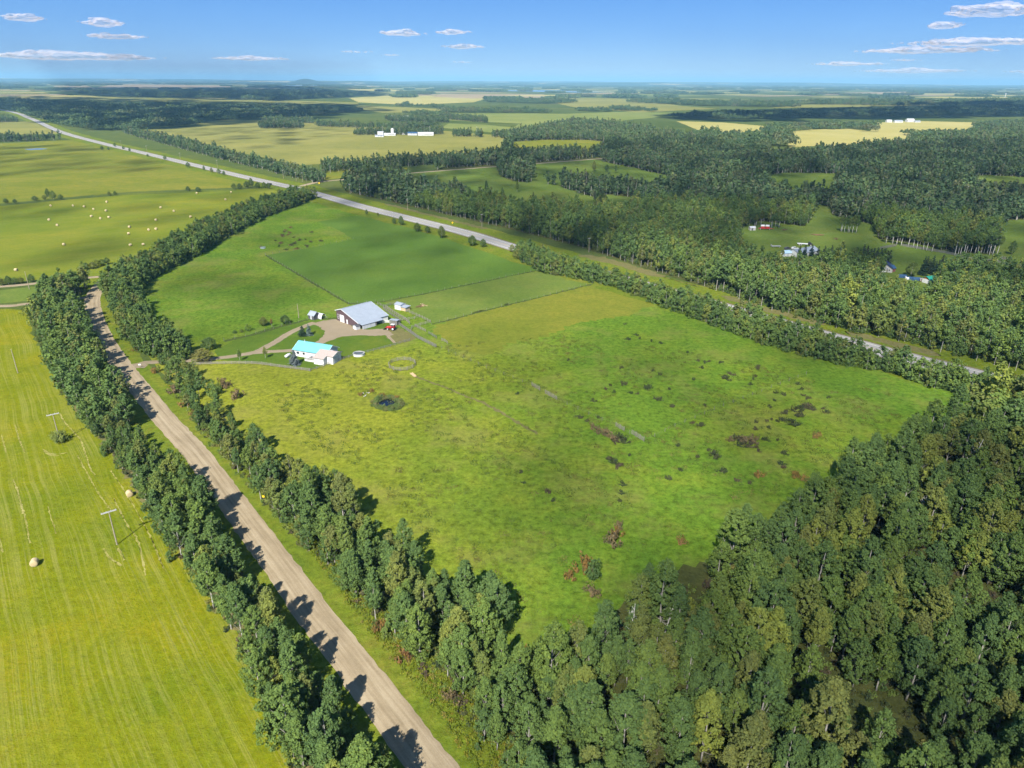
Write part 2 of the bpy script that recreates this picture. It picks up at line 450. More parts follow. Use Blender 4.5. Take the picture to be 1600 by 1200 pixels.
# --- hay field at the left, with the big mown stripes
sheet('hay_field', W([(-700, 470), (-300, 480), (0, 482), (40, 484), (50, 520), (75, 575), (110, 625), (150, 670), (185, 720), (225, 780), (265, 840), (310, 900), (350, 960), (390, 1030), (420, 1090), (460, 1160), (520, 1300), (600, 1500), (-500, 1500), (-900, 900)]), 0.012, M_hay, jit=0.5)
sheet('lane_side_field', W([(-300, 456), (0, 454), (70, 446), (45, 470), (0, 474), (-300, 480)]), 0.012, M_midpast, jit=0.3)
sheet('bale_field', W([(-400, 332), (0, 322), (200, 303), (370, 296), (485, 291), (430, 302), (330, 345), (260, 378), (200, 408), (165, 430), (60, 437), (0, 443), (-500, 460)]), 0.012, M_hay2, jit=0.5)
sheet('ripe_field', W([(-500, 232), (0, 224), (60, 221), (115, 219), (180, 228), (250, 247), (330, 268), (405, 288), (370, 293), (200, 300), (0, 318), (-500, 328)]), 0.012, M_goldpast, jit=0.8)
sheet('far_left_field', W([(-400, 200), (0, 190), (50, 190), (105, 208), (60, 210), (-400, 212)]), 0.05, M_farD)
sheet('great_field', W([(225, 203), (330, 196), (480, 193), (560, 197), (700, 205), (800, 213), (900, 221), (860, 232), (700, 245), (560, 252), (470, 258), (380, 240), (300, 222)]), 0.03, M_farD, jit=1.5, edge=25)
sheet('side_road_field', W([(496, 283), (540, 277), (620, 271), (640, 262), (510, 266)]), 0.02, M_goldpast, jit=0.5)
# --- the property
sheet('pasture', W([(158, 440), (230, 400), (360, 345), (490, 300), (560, 328), (680, 365), (800, 398), (950, 440), (1050, 472), (1200, 515), (1350, 560), (1500, 605), (1640, 640), (1560, 720), (1350, 830), (1150, 960), (1000, 1060), (870, 1100), (790, 1060), (700, 960), (560, 830), (450, 740), (330, 650), (250, 580), (212, 530), (175, 480)]), 0.012, M_pasture)
sheet('reseeded_pasture', W([(545, 475), (480, 437), (415, 399), (480, 388), (552, 374), (530, 360), (497, 346), (556, 337), (625, 349), (700, 374), (765, 392), (848, 421), (770, 437), (660, 460), (600, 470)]), 0.022, M_darkpast, jit=0.25)
sheet('grazed_pasture', W([(600, 472), (660, 461), (770, 438), (850, 422), (925, 443), (850, 462), (760, 484), (686, 506), (660, 495), (630, 482)]), 0.022, M_midpast, jit=0.3)
sheet('golden_pasture', W([(686, 507), (760, 485), (850, 463), (925, 444), (990, 452), (1030, 470), (985, 492), (900, 505), (850, 528), (800, 536), (760, 556), (715, 545), (690, 528), (672, 520)]), 0.022, M_goldpast, jit=1.1, edge=1.6)
sheet('yard_lawn', W([(345, 563), (395, 566.5), (437, 572), (484, 578), (505, 571), (545, 556.5), (600, 543), (640, 531), (622, 510), (585, 498), (530, 500), (470, 503), (420, 512), (370, 530), (335, 548)]), 0.022, M_lawn, jit=0.15)
sheet('rough_yard', W([(603, 516), (625, 512), (640, 520), (652, 528), (640, 534), (620, 536), (605, 528)]), 0.03, M_drygrass, jit=0.35, edge=1.2)
# --- road verges
sheet('road_verge', W([(110, 455), (150, 430), (172, 440), (172, 470), (190, 520), (222, 560), (262, 600), (310, 650), (400, 740), (500, 850), (620, 980), (720, 1080), (840, 1230), (600, 1230), (540, 1120), (440, 990), (360, 870), (260, 730), (190, 650), (140, 560), (112, 500)]), 0.016, M_verge, jit=0.3)
# --- roads
gravel_px = [(167, 436), (152, 452), (144, 470), (149, 497), (163, 530), (181, 558), (202, 587), (229, 620), (257, 655), (299, 700), (336, 748), (374, 800), (451, 903), (487, 956), (523, 1000), (600, 1100), (676, 1200), (780, 1340)]
ribbon('gravel_road', smooth_poly(W(gravel_px), 5, False), 6.9, 0.05, M_gravel, jit=0.12, step=1.5, crown=0.10)
ribbon('dirt_lane', smooth_poly(W([(-200, 460), (0, 448), (68, 441.5), (110, 437), (148, 433), (170, 432), (172, 436)]), 4, False), 4.4, 0.03, M_gravel, jit=0.1, step=2)
ribbon('field_track', smooth_poly(W([(-200, 482), (0, 478.5), (36, 475.5), (90, 470), (135, 465)]), 4, False), 4.0, 0.034, M_gravel, jit=0.1, step=2)
hw_px = [(-300, 110 + 23), (-120, 150), (0, 171), (45, 184), (92, 205), (160, 224), (220, 238), (300, 257), (380, 276), (430, 287), (470, 296), (562, 322), (642, 342), (725, 363), (787, 382), (870, 407), (960, 433), (1050, 458), (1200, 500), (1300, 528), (1420, 560), (1500, 580), (1700, 630)]
hw = smooth_poly(W([(p[0], p[1]) for p in hw_px[1:]]), 4, False)
ribbon('highway_ditch', hw, 46.0, 0.026, M_verge, jit=0.8, step=12)
ribbon('highway_shoulder', hw, 16.5, 0.05, M_drygrass, jit=0.25, step=8)
ribbon('highway', hw, 13.5, 0.075, M_asphalt, jit=0.06, step=6, crown=0.12)
ribbon('side_road', smooth_poly(W([(470, 291), (492, 285.5), (520, 282), (560, 279), (620, 272.5), (700, 266), (800, 258.5), (925, 249), (1000, 243)]), 4, False), 6.5, 0.06, M_gravel, jit=0.1, step=5)
ribbon('driveway', smooth_poly(W([(212, 575), (222, 568), (236, 566), (290, 564), (347, 559), (375, 555), (400, 550), (416, 542), (431, 534), (448, 523), (466, 514), (492, 504)]), 4, False), [6.5] * 4 + [3.4] * 60, 0.045, M_dirt, jit=0.12, step=1.0)
ribbon('house_driveway', smooth_poly(W([(396, 551.5), (420, 549.5), (440, 548.5), (470, 546), (492, 538), (515, 528), (550, 522), (590, 520), (612, 524)]), 4, False), 3.2, 0.040, M_dirt, jit=0.12, step=1.0)
ribbon('garden_path', smooth_poly(W([(590, 519), (604, 523), (612, 531), (617, 536)]), 4, False), 1.2, 0.036, M_dirt, jit=0.08, step=0.8)
sheet('farmyard', W([(487, 506), (505, 501), (525, 499), (540, 503), (556, 513), (575, 515), (600, 514), (612, 520), (595, 525), (560, 524), (535, 526), (512, 534), (496, 541), (484, 544), (492, 536), (505, 526), (508, 518), (497, 510)]), 0.054, M_dirt, jit=0.25, edge=1.2)
for k, (q, wd_) in enumerate([([(905, 398), (960, 410), (1020, 428), (1090, 448)], 9.0), ([(1130, 462), (1200, 484), (1290, 508)], 6.0), ([(1320, 518), (1400, 538), (1470, 556)], 6.0), ([(600, 318), (680, 338), (760, 358)], 5.0)]):
    ribbon('dry_ditch_grass', smooth_poly(W(q), 4, False), [1.0] + [wd_] * 8 + [1.0] * 30, 0.034, M_drygrass, jit=0.9, step=2.0)
# painted lines of the highway
for off in (-4.4, 4.4):
    ribbon('lane_line', offset_line(hw, off), 0.22, 0.155, M_line, step=10)
ribbon('lane_line', hw, 0.2, 0.205, paint('yellow_road_paint', (0.5, 0.36, 0.06), 0.8), step=10)

# --- straw left lying in the mown field, wheel marks round the poles
zb = lambda x, y: (x / 4.615, 640 + y / 4.615)
for q, w_ in (([(95, 500), (120, 570), (150, 680), (190, 820), (212, 965)], .32), ([(345, 700), (375, 800), (405, 895)], .22), ([(430, 25), (470, 95), (540, 170), (590, 240), (650, 420), (690, 470)], .35), ([(310, 285), (350, 312), (400, 322), (480, 312)], .4), ([(315, 300), (360, 328), (430, 332)], .25), ([(750, 1000), (790, 1070), (880, 1125)], .35), ([(850, 1000), (900, 1085)], .4), ([(975, 900), (1010, 1000), (1030, 1100), (1050, 1195)], .3), ([(820, 640), (900, 800), (970, 900)], .25), ([(560, 330), (640, 480), (720, 620), (800, 720)], .25), ([(10, 180), (45, 310)], .3), ([(110, 110), (140, 220), (180, 310)], .3), ([(800, 440), (880, 560), (1000, 760), (1100, 950), (1180, 1150)], .22), ([(0, 930), (20, 1030)], .3)):
    tag(ribbon('straw_swath', smooth_poly(W([zb(*p) for p in q]), 4, False), w_, 0.024, M_swath, jit=.12, step=.6), 'pale line of loose straw left on the mown field', None, None, 'stuff')
# --- ponds, sloughs and lakes
def water_mat(name, colr, rough=0.06):
    mt, nt, out = new_mat(name)
    bs = N(nt, 'ShaderNodeBsdfPrincipled'); bs.inputs['Base Color'].default_value = (*colr, 1); bs.inputs['Roughness'].default_value = rough
    bs.inputs['Specular IOR Level'].default_value = 0.5
    geo = N(nt, 'ShaderNodeNewGeometry')
    nt.links.new(bump(nt, noise(nt, geo.outputs['Position'], 2.0, 3, 0.6), 0.08, 0.05), bs.inputs['Normal'])
    nt.links.new(bs.outputs[0], out.inputs[0]); return mt
M_pond = water_mat('pond_water', (0.004, 0.006, 0.012))
M_lake = water_mat('lake_water', (0.16, 0.20, 0.24), 0.15)
sheet('pond', W([(588.5, 630), (595, 627), (603, 623), (610, 623.5), (617.5, 628.5), (614, 631.5), (608, 632.5), (601, 636.8), (594, 633.5)]), 0.03, M_pond)
sheet('pond_bank', W([(583, 631), (592, 624), (602, 619), (612, 619.5), (624, 626), (633, 634), (622, 641), (603, 641), (592, 637)]), 0.02, M_hedge, smooth=3, jit=0.15, edge=0.8)
sheet('slough', W([(38, 233), (60, 231.5), (75, 232.5), (62, 234), (45, 234.5)]), 0.06, M_lake)
sheet('lake', W([(755, 141.2), (800, 140.6), (880, 141.5), (958, 143.2), (990, 144.2), (900, 144.6), (820, 143)]), 0.5, M_lake)
sheet('lake', W([(415, 133.0), (470, 132.0), (520, 132.6), (560, 133.6), (500, 134.4), (440, 134.2)]), 0.5, M_lake)

# --- ridges and the hill on the skyline
def ridge(name, px0, px1, dist, top_fn, depth, mt, n=80):
    v = []; f = []
    rows = 9
    for i in range(n + 1):
        px = px0 + (px1 - px0) * i / n
        d = (F_ + X_ * ((px - 800) / FPX)); d.z = 0; d.normalize()
        h = top_fn(px)
        for j in range(rows):
            t = j / (rows - 1)
            r = dist + (t - 0.5) * depth
            zz = -2 + h * math.sin(math.pi * t) ** 1.5
            v.append((d.x * r, d.y * r, zz))
    for i in range(n):
        for j in range(rows - 1):
            f.append((i * rows + j, (i + 1) * rows + j, (i + 1) * rows + j + 1, i * rows + j + 1))
    me = bpy.data.meshes.new(name); me.from_pydata(v, [], f); me.update()
    if me.polygons[len(me.polygons) // 2].normal.z < 0: me.flip_normals()
    me.materials.append(mt); me.polygons.foreach_set('use_smooth', [True] * len(me.polygons))
    return tag(link_mesh(name, me), kind='structure')

def ridge_mat(name):
    mt, nt, out = new_mat(name)
    bs = N(nt, 'ShaderNodeBsdfDiffuse'); geo = N(nt, 'ShaderNodeNewGeometry')
    mp = N(nt, 'ShaderNodeMapping'); mp.inputs['Rotation'].default_value = (0, 0, 0.9); nt.links.new(geo.outputs['Position'], mp.inputs[0])
    vor = N(nt, 'ShaderNodeTexVoronoi', distance='CHEBYCHEV'); vor.inputs['Scale'].default_value = 0.0011
    nt.links.new(mp.outputs[0], vor.inputs['Vector'])
    sp = N(nt, 'ShaderNodeSeparateColor'); nt.links.new(vor.outputs['Color'], sp.inputs[0])
    fields = ramp(nt, sp.outputs[0], [(0.0, (0.045, 0.07, 0.035)), (0.62, (0.05, 0.075, 0.035)), (0.74, (0.15, 0.16, 0.06)), (0.88, (0.36, 0.31, 0.15))], 'CONSTANT')
    wood = ramp(nt, noise(nt, geo.outputs['Position'], 0.0012, 5, 0.65), [(0.5, 0.0), (0.54, 1.0)])
    c = mixc(nt, wood, fields, (0.042, 0.066, 0.034))
    nt.links.new(c, bs.inputs[0]); nt.links.new(bs.outputs[0], out.inputs[0]); return mt
M_ridge = ridge_mat('ridge_land')
def wob(px, s, amp, ph): return amp * (math.sin(px / s + ph) + 0.6 * math.sin(px / (s * 0.43) + ph * 2.3) + 0.35 * math.sin(px / (s * 0.17) + ph * 5))
ridge('hills', -250, 1850, 26000, lambda px: max(5, 62 + wob(px, 150, 14, 1.0)), 9000, M_ridge, 160)
ridge('hills', 300, 1150, 18500, lambda px: max(4, 48 + wob(px, 70, 10, 0.4)) * min(1, (px - 300) / 150, (1150 - px) / 150), 5000, M_ridge, 90)
def hill_fn(px):
    a = math.exp(-((px - 524) / 15.0) ** 2) * 52 + math.exp(-((px - 530) / 42.0) ** 2) * 50
    return max(0.5, a)
ridge('hill', 420, 650, 16000, hill_fn, 2600, paint('hill_woods', (0.035, 0.058, 0.034), 1.0, var=0.3, scale=0.004), 70)

# ================================================================== TREES
def leaf_mesh(name, pos, nrm, size, tone, mt, extra=None):
    """quads of about `size` at pos facing nrm; extra = (verts, faces, material) joined in"""
    n = len(pos)
    a = rng.normal(size=(n, 3)); t1 = np.cross(nrm, a); t1 /= np.linalg.norm(t1, axis=1, keepdims=True) + 1e-9
    t2 = np.cross(nrm, t1)
    s = (size * rng.uniform(0.65, 1.35, n))[:, None]
    k = rng.uniform(0.55, 1.0, n)[:, None]
    bend = nrm * s * 0.22
    v = np.stack([pos - t1 * s * 0.6, pos - t2 * s * 0.5 * k + bend, pos + t1 * s * 0.6, pos + t2 * s * 0.5 * k - bend * 0.4], 1).reshape(-1, 3)
    f = np.arange(n * 4).reshape(-1, 4)
    verts = v.tolist(); faces = f.tolist(); tn = np.repeat(tone, 4).tolist(); nb = len(faces)
    if extra:
        b = len(verts); verts += [tuple(x) for x in extra[0]]; faces += [tuple(b + i for i in q) for q in extra[1]]; tn += [0.5] * len(extra[0])
    me = bpy.data.meshes.new(name); me.from_pydata(verts, [], faces); me.update()
    at = me.attributes.new('tone', 'FLOAT', 'POINT'); at.data.foreach_set('value', tn)
    me.materials.append(mt)
    if extra:
        me.materials.append(extra[2])
        mi = [0] * nb + [1] * len(extra[1]); me.polygons.foreach_set('material_index', mi)
    return me

def crown_points(seed, H, base, R, ntuft, per, trad, top=0.8, up=0.85, spread=0.75):
    """leaf tufts on an uneven ovoid crown -> positions, normals, tones, tuft centres"""
    r = np.random.default_rng(seed)
    lob = r.uniform(0, 2 * np.pi, 3); la = r.uniform(0.05, 0.22, 3)
    P_, N_, T_, C_ = [], [], [], []
    for i in range(ntuft):
        t = r.uniform(0, 1) ** 0.85
        prof = math.sin(math.pi * (0.08 + 0.92 * t) ** top) ** 0.75 if t < 0.995 else 0.05
        a = r.uniform(0, 2 * np.pi)
        rr = R * prof * (1 + sum(la[j] * math.sin((j + 2) * a + lob[j] + 3 * t) for j in range(3))) * r.uniform(0.25, 1.0) ** 0.5
        c = np.array([rr * math.cos(a), rr * math.sin(a), H * (base + (1 - base) * t) - trad * 0.6 * t])
        out = np.array([math.cos(a) * spread, math.sin(a) * spread, up]); out /= np.linalg.norm(out)
        tr = trad * r.uniform(0.65, 1.35) * (1 - 0.35 * t)
        n = max(4, int(per * (tr / trad) ** 2))
        d = r.normal(size=(n, 3)); d /= np.linalg.norm(d, axis=1, keepdims=True)
        rad = tr * r.uniform(0.35, 1.0, n) ** 0.5
        p = d * rad[:, None] * 0.8
        p += out[None] * (p @ out)[:, None] * 0.95            # stretch outwards and up
        P_.append(c + p)
        cr = np.array([c[0], c[1], (c[2] - H * (base + (1 - base) * 0.35)) * 0.7]); cr /= np.linalg.norm(cr) + 1e-6
        nn = d * 0.45 + cr * 0.55 + out * 0.35 + r.normal(size=(n, 3)) * 0.5
        N_.append(nn / np.linalg.norm(nn, axis=1, keepdims=True))
        T_.append(np.clip(r.normal(0.5, 0.13) + r.normal(0, 0.13, n), 0, 1)); C_.append(c)
    return np.concatenate(P_), np.concatenate(N_), np.concatenate(T_), np.array(C_)

def trunk_builder(seed, H, r0, tips, nl=10, n=6, bare=0.92):
    r = random.Random(seed); mb = MB()
    bx, by = r.uniform(-.4, .4), r.uniform(-.4, .4)
    pts = [Vector((bx * math.sin(t * 2.4) * H * 0.05, by * math.sin(t * 3.1) * H * 0.05, t * H * bare)) for t in (0, .15, .35, .55, .75, 1)]
    pts[0].z = -0.15
    mb.tube(pts, [r0, r0 * .86, r0 * .72, r0 * .55, r0 * .35, r0 * .1], n)
    sel = list(range(len(tips))); r.shuffle(sel)
    for i in sel[:nl]:
        c = Vector(tips[i]); z = max(0.2 * H, c.z - 0.14 * H - 0.45 * math.hypot(c.x, c.y)); t = min(0.98, z / (H * bare))
        k = min(4, int(t * 5)); fr = t * 5 - k
        p = pts[k].lerp(pts[k + 1], min(1, max(0, fr)))
        rr = max(0.02, r0 * (1 - t) * 0.45)
        q = p.lerp(c, 0.55) - Vector((0, 0, 0.02 * H))
        mb.tube([p, q, c], [rr, rr * 0.65, rr * 0.2], 4, False)
    return mb

def mesh_of(mb, name, mt, smooth=True):
    me = mb.mesh(name); me.materials.append(mt)
    if smooth: me.polygons.foreach_set('use_smooth', [True] * len(me.polygons))
    return me

# ---- near prototypes: (trunk mesh, crown mesh), nominal height 12 m
ASPEN = []
for s in range(9):
    H = 12.0; base = [0.22, 0.3, 0.16, 0.36, 0.25, 0.18, 0.42, 0.28, 0.2][s]; R = [2.2, 1.8, 2.7, 1.6, 2.3, 3.1, 1.7, 2.0, 2.6][s]
    p, n, t, c = crown_points(100 + s, H, base, R, [190, 165, 230, 150, 200, 250, 140, 170, 215][s], 46, 0.46, top=[.7, .6, .8, .55, .7, .85, .6, .65, .75][s])
    ASPEN.append((mesh_of(trunk_builder(s, H, 0.16, c, 14), 'aspen_trunk', M_bark), leaf_mesh('aspen_crown', p, n, 0.25, t, M_aspen)))
BARE = []
for s in range(4):
    p, n, t, c = crown_points(150 + s, 13.0, 0.5, 1.9, 70, 60, 0.6, top=0.7)
    BARE.append((mesh_of(trunk_builder(20 + s, 13.0, 0.2, c, 10), 'bare_trunk', M_dead), leaf_mesh('aspen_crown', p, n, 0.34, t, M_aspen)))
DEAD = []
for s in range(4):
    mb = MB(); r = random.Random(50 + s); H = 11.0
    lean = Vector((r.uniform(-.6, .6), r.uniform(-.6, .6), 0))
    pts = [Vector((lean.x * t * t, lean.y * t * t, H * t)) for t in (0, .3, .6, .85, 1)]; pts[0].z = -.15
    mb.tube(pts, [.17, .14, .10, .06, .02], 6)
    for i in range(13):
        t = r.uniform(.35, .95); a = r.uniform(0, 6.28); L = (1.1 - t) * r.uniform(1.8, 4.0)
        p = Vector((lean.x * t * t, lean.y * t * t, H * t)); d = Vector((math.cos(a), math.sin(a), r.uniform(.3, 1.1))).normalized()
        q = p + d * L * .55; e = p + d * L + Vector((0, 0, .25 * L))
        mb.tube([p, q, e], [.055, .04, .012], 4, False)
        for _ in range(3):
            d2 = (d + Vector((r.uniform(-.8, .8), r.uniform(-.8, .8), r.uniform(0, .6)))).normalized()
            mb.tube([q, q + d2 * L * .4], [.025, .008], 3, False)
    DEAD.append(mesh_of(mb, 'dead_trunk', M_dead))

def spruce_meshes(seed, H, R, mt, nlay=16, per=26, size=0.42):
    r = np.random.default_rng(seed); P_, N_, T_ = [], [], []
    for L in range(nlay):
        t = L / (nlay - 1); z = H * (0.05 + 0.93 * t); rad = R * (1 - t) ** 0.85 + 0.12
        nb = max(5, int(10 * (1 - t) + 5))
        for b in range(nb):
            a = r.uniform(0, 6.283); ln = rad * r.uniform(0.72, 1.12); k = max(3, int(per * (1 - t * 0.7) * 0.55))
            u = r.uniform(0.12, 1, k) ** 0.7
            x = np.cos(a) * ln * u + r.normal(0, 0.13, k); y = np.sin(a) * ln * u + r.normal(0, 0.13, k)
            zz = z - 0.32 * ln * u + 0.18 * ln * u ** 3 + r.normal(0, 0.07, k)
            P_.append(np.stack([x, y, zz], 1))
            nn = np.stack([np.cos(a) * np.full(k, .35), np.sin(a) * np.full(k, .35), np.full(k, .9)], 1) + r.normal(0, 0.4, (k, 3))
            N_.append(nn / np.linalg.norm(nn, axis=1, keepdims=True)); T_.append(np.clip(r.normal(0.5, .18) + r.normal(0, .1, k), 0, 1))
    p, n, t = map(np.concatenate, (P_, N_, T_))
    return mesh_of(MB().tube([(0, 0, -.15), (0, 0, H * .5), (0, 0, H * .97)], [.17, .1, .02], 6), 'spruce_trunk', M_barkdark), leaf_mesh('spruce_crown', p, n, size, t, mt)
SPRUCE = [spruce_meshes(300 + i, 9.0, [1.9, 2.2, 1.7][i], M_spruce) for i in range(3)]

# ---- middle and far prototypes: one mesh each, trunk in the second slot
def lod(seed, H, base, R, ntuft, per, trad, size, mt, trunk=True, bark=None, r0=0.17):
    p, n, t, c = crown_points(seed, H, base, R, ntuft, per, trad)
    ex = None
    if trunk:
        mb = MB().tube([(0, 0, -.3), (0.1, 0, H * .5), (0, 0.1, H * .93)], [r0, r0 * .7, r0 * .12], 5, False)
        ex = (mb.v, mb.f, bark or M_bark)
    return leaf_mesh('tree_lod', p, n, size, t, mt, ex)
def proto_collection(name, meshes):
    c = bpy.data.collections.new(name)
    for i, me in enumerate(meshes):
        c.objects.link(bpy.data.objects.new('%s_%02d' % (name, i), me))
    return c
mid = [lod(400 + s, 12.0, [.26, .36, .2, .4, .3, .16, .22][s], [2.1, 1.9, 2.4, 1.7, 2.2, 2.6, 2.3][s], [44, 38, 50, 36, 44, 54, 46][s], 22, 0.78, 0.56, M_aspen, r0=.11) for s in range(7)]
PC_hedge = proto_collection('hedge_bush', [lod(450 + s, 7.0, 0.02, [2.3, 2.0, 2.6, 1.8][s], 46, 24, 0.6, 0.46, M_aspen, r0=.08) for s in range(4)])
PC_mid = proto_collection('mid_tree', mid)
PC_near = proto_collection('near_tree', [leaf_mesh('tree_near', *(lambda q: (q[0], q[1]))(crown_points(500 + s, 12.0, [.2, .3, .25, .38, .3][s], [2.4, 2.1, 2.7, 1.9, 2.3][s], 84, 44, 0.62, top=0.7)), 0.36,
            crown_points(500 + s, 12.0, [.2, .3, .25, .38, .3][s], [2.4, 2.1, 2.7, 1.9, 2.3][s], 84, 44, 0.62, top=0.7)[2], M_aspen,
            (lambda b: (b.v, b.f, M_bark))(trunk_builder(60 + s, 12.0, 0.16, crown_points(500 + s, 12.0, [.2, .3, .25, .38, .3][s], [2.4, 2.1, 2.7, 1.9, 2.3][s], 84, 44, 0.62, top=0.7)[3], 8, 5))) for s in range(5)])
far = [lod(600 + s, 12.5, [.2, .3, .15, .25][s], [3.0, 2.6, 3.4, 2.9][s], 12, 12, 1.7, 1.5, M_far, True, None, 0.25) for s in range(4)]
PC_far = proto_collection('far_tree', far)
def grove(seed, size, ntree, H, R, q, leaf, mt):
    r = np.random.default_rng(seed); P_, N_, T_ = [], [], []
    for i in range(ntree):
        x, y = r.uniform(-size / 2, size / 2, 2); h = H * r.uniform(0.75, 1.2); tone = r.normal(0.5, 0.2)
        d = r.normal(size=(q, 3)); d[:, 2] = np.abs(d[:, 2]) * 1.1 - 0.35; d /= np.linalg.norm(d, axis=1, keepdims=True)
        P_.append(np.stack([x + d[:, 0] * R, y + d[:, 1] * R, h * 0.55 + d[:, 2] * h * 0.42], 1))
        nn = d + r.normal(0, .3, d.shape); N_.append(nn / np.linalg.norm(nn, axis=1, keepdims=True)); T_.append(np.clip(tone + r.normal(0, .1, q), 0, 1))
    p, n, t = map(np.concatenate, (P_, N_, T_))
    return leaf_mesh('grove_lod', p, n, leaf, t, mt)
PC_grove = proto_collection('grove', [grove(700 + s, 30, 14, 13, 3.4, 26, 2.6, M_far) for s in range(5)])
PC_block = proto_collection('wood_block', [grove(720 + s, 150, 60, 15, 11, 22, 9.0, M_far) for s in range(5)])

def gn_scatter(name, pts, protos, label, hscale=None):
    """ONE object that stands for an uncountable mass: instances of prototypes on its points (x, y, z, scale, yaw, index)"""
    pts = np.asarray(pts, float)
    me = bpy.data.meshes.new(name); me.from_pydata(pts[:, :3].tolist(), [], [])
    for nm, k in (('sc', 3), ('yaw', 4), ('zs', 6)):
        a = me.attributes.new(nm, 'FLOAT', 'POINT'); a.data.foreach_set('value', np.ascontiguousarray(pts[:, k], dtype=np.float32))
    a = me.attributes.new('pick', 'INT', 'POINT'); a.data.foreach_set('value', pts[:, 5].astype(np.int32))
    o = link_mesh(name, me)
    ng = bpy.data.node_groups.new(name + '_scatter', 'GeometryNodeTree')
    ng.interface.new_socket('Geometry', in_out='INPUT', socket_type='NodeSocketGeometry')
    ng.interface.new_socket('Geometry', in_out='OUTPUT', socket_type='NodeSocketGeometry')
    gi = ng.nodes.new('NodeGroupInput'); go = ng.nodes.new('NodeGroupOutput')
    ci = ng.nodes.new('GeometryNodeCollectionInfo'); ci.inputs[0].default_value = protos; ci.inputs[1].default_value = True; ci.inputs[2].default_value = True
    iop = ng.nodes.new('GeometryNodeInstanceOnPoints'); iop.inputs['Pick Instance'].default_value = True
    def attr(nm, ty):
        n = ng.nodes.new('GeometryNodeInputNamedAttribute'); n.data_type = ty; n.inputs[0].default_value = nm
        return n.outputs[0]
    cr = ng.nodes.new('ShaderNodeCombineXYZ'); ng.links.new(attr('yaw', 'FLOAT'), cr.inputs[2])
    cs = ng.nodes.new('ShaderNodeCombineXYZ'); sc = attr('sc', 'FLOAT')
    ng.links.new(sc, cs.inputs[0]); ng.links.new(sc, cs.inputs[1]); ng.links.new(attr('zs', 'FLOAT'), cs.inputs[2])
    e2r = ng.nodes.new('FunctionNodeEulerToRotation'); ng.links.new(cr.outputs[0], e2r.inputs[0])
    m2p = ng.nodes.new('GeometryNodeMeshToPoints')
    ng.links.new(gi.outputs[0], m2p.inputs[0])
    ng.links.new(m2p.outputs[0], iop.inputs['Points']); ng.links.new(ci.outputs[0], iop.inputs['Instance'])
    ng.links.new(attr('pick', 'INT'), iop.inputs['Instance Index'])
    ng.links.new(e2r.outputs[0], iop.inputs['Rotation']); ng.links.new(cs.outputs[0], iop.inputs['Scale'])
    ng.links.new(iop.outputs[0], go.inputs[0])
    md = o.modifiers.new('scatter', 'NODES'); md.node_group = ng
    return tag(o, label, None, None, 'stuff')

def rows(xy, sc, nvar, z=0.0, zvar=0.12):
    """xy + nominal scale -> gn_scatter rows"""
    n = len(xy); sc = np.broadcast_to(sc, (n,)) * np.clip(rng.normal(1.0, 0.16, n), 0.6, 1.4)
    return np.stack([xy[:, 0], xy[:, 1], np.full(n, z), sc, rng.uniform(0, 6.283, n), rng.integers(0, nvar, n), sc * rng.uniform(1 - zvar, 1 + zvar, n)], 1)

# ---- stands near the camera; every point is (x, y, height)
STANDS = {}
def stand(key, poly, spacing, h, hvar=0.18, thin=0.0, nscale=0.05, minus=()):
    xy = scatter(poly, spacing)
    for q in minus:
        if len(xy): xy = xy[~in_poly(xy[:, 0], xy[:, 1], q)]
    if thin:
        f = np.sin(xy[:, 0] * nscale * 2.1 + 1.3) * np.sin(xy[:, 1] * nscale * 1.7 + .4) + 0.6 * np.sin(xy[:, 0] * nscale * 4.3 + xy[:, 1] * nscale * 3.1)
        xy = xy[f < 1.0 - thin + rng.normal(0, .15, len(xy))]
    hh = h * np.clip(rng.normal(1, hvar, len(xy)), 0.55, 1.5)
    STANDS.setdefault(key, []).append(np.column_stack([xy, hh]))
    return xy

rowA_l = [(48, 482, 6), (66, 540, 6), (86, 585, 6), (111, 618, 6), (141, 655, 6), (175, 700, 5), (195, 727, 4), (225, 772, 4), (256, 828, 5), (296, 876, 5), (338, 942, 5), (374, 998, 5), (400, 1058, 5), (428, 1116, 5), (474, 1196, 5), (546, 1300, 5)]
rowA_r = [(628, 1260, 1.5), (594, 1190, 1.5), (548, 1120, 1.5), (488, 1055, 1.5), (440, 985, 1.5), (400, 930, 1.5), (360, 862, 1.5), (326, 800, 1.5), (302, 765, 1.5), (265, 722, 1.5), (228, 692, 1.5), (208, 668, 1.5), (210, 640, 1.5), (176, 600, 1.5), (148, 545, 1.5), (134, 500, 1.5), (112, 466, 1.5), (128, 452, 1.5), (138, 440, 3), (100, 428, 8), (60, 445, 7)]
stand('row_a', W(rowA_l + rowA_r), 3.4, 9.9, 0.22)
sheet('dry_field_margin', [p for p in offset_line(smooth_poly(W([(110, 628), (150, 675), (190, 728), (222, 773), (262, 832), (308, 893), (352, 955), (395, 1020), (430, 1090), (470, 1180), (520, 1290)]), 3, False), -0.6)] + [p for p in reversed(offset_line(smooth_poly(W([(110, 628), (150, 675), (190, 728), (222, 773), (262, 832), (308, 893), (352, 955), (395, 1020), (430, 1090), (470, 1180), (520, 1290)]), 3, False), 1.3))], 0.02, M_drygrass, jit=0.45, edge=0.8)
rowB_l = [(282, 632, 1.5), (330, 690, 1.5), (392, 762, 1.5), (450, 822, 1.5), (502, 872, 1.5), (562, 938, 1.5), (606, 985, 1.5), (650, 1030, 1.5), (690, 1070, 1.5), (742, 1130, 1.5), (800, 1210, 1.5), (860, 1300, 1.5)]
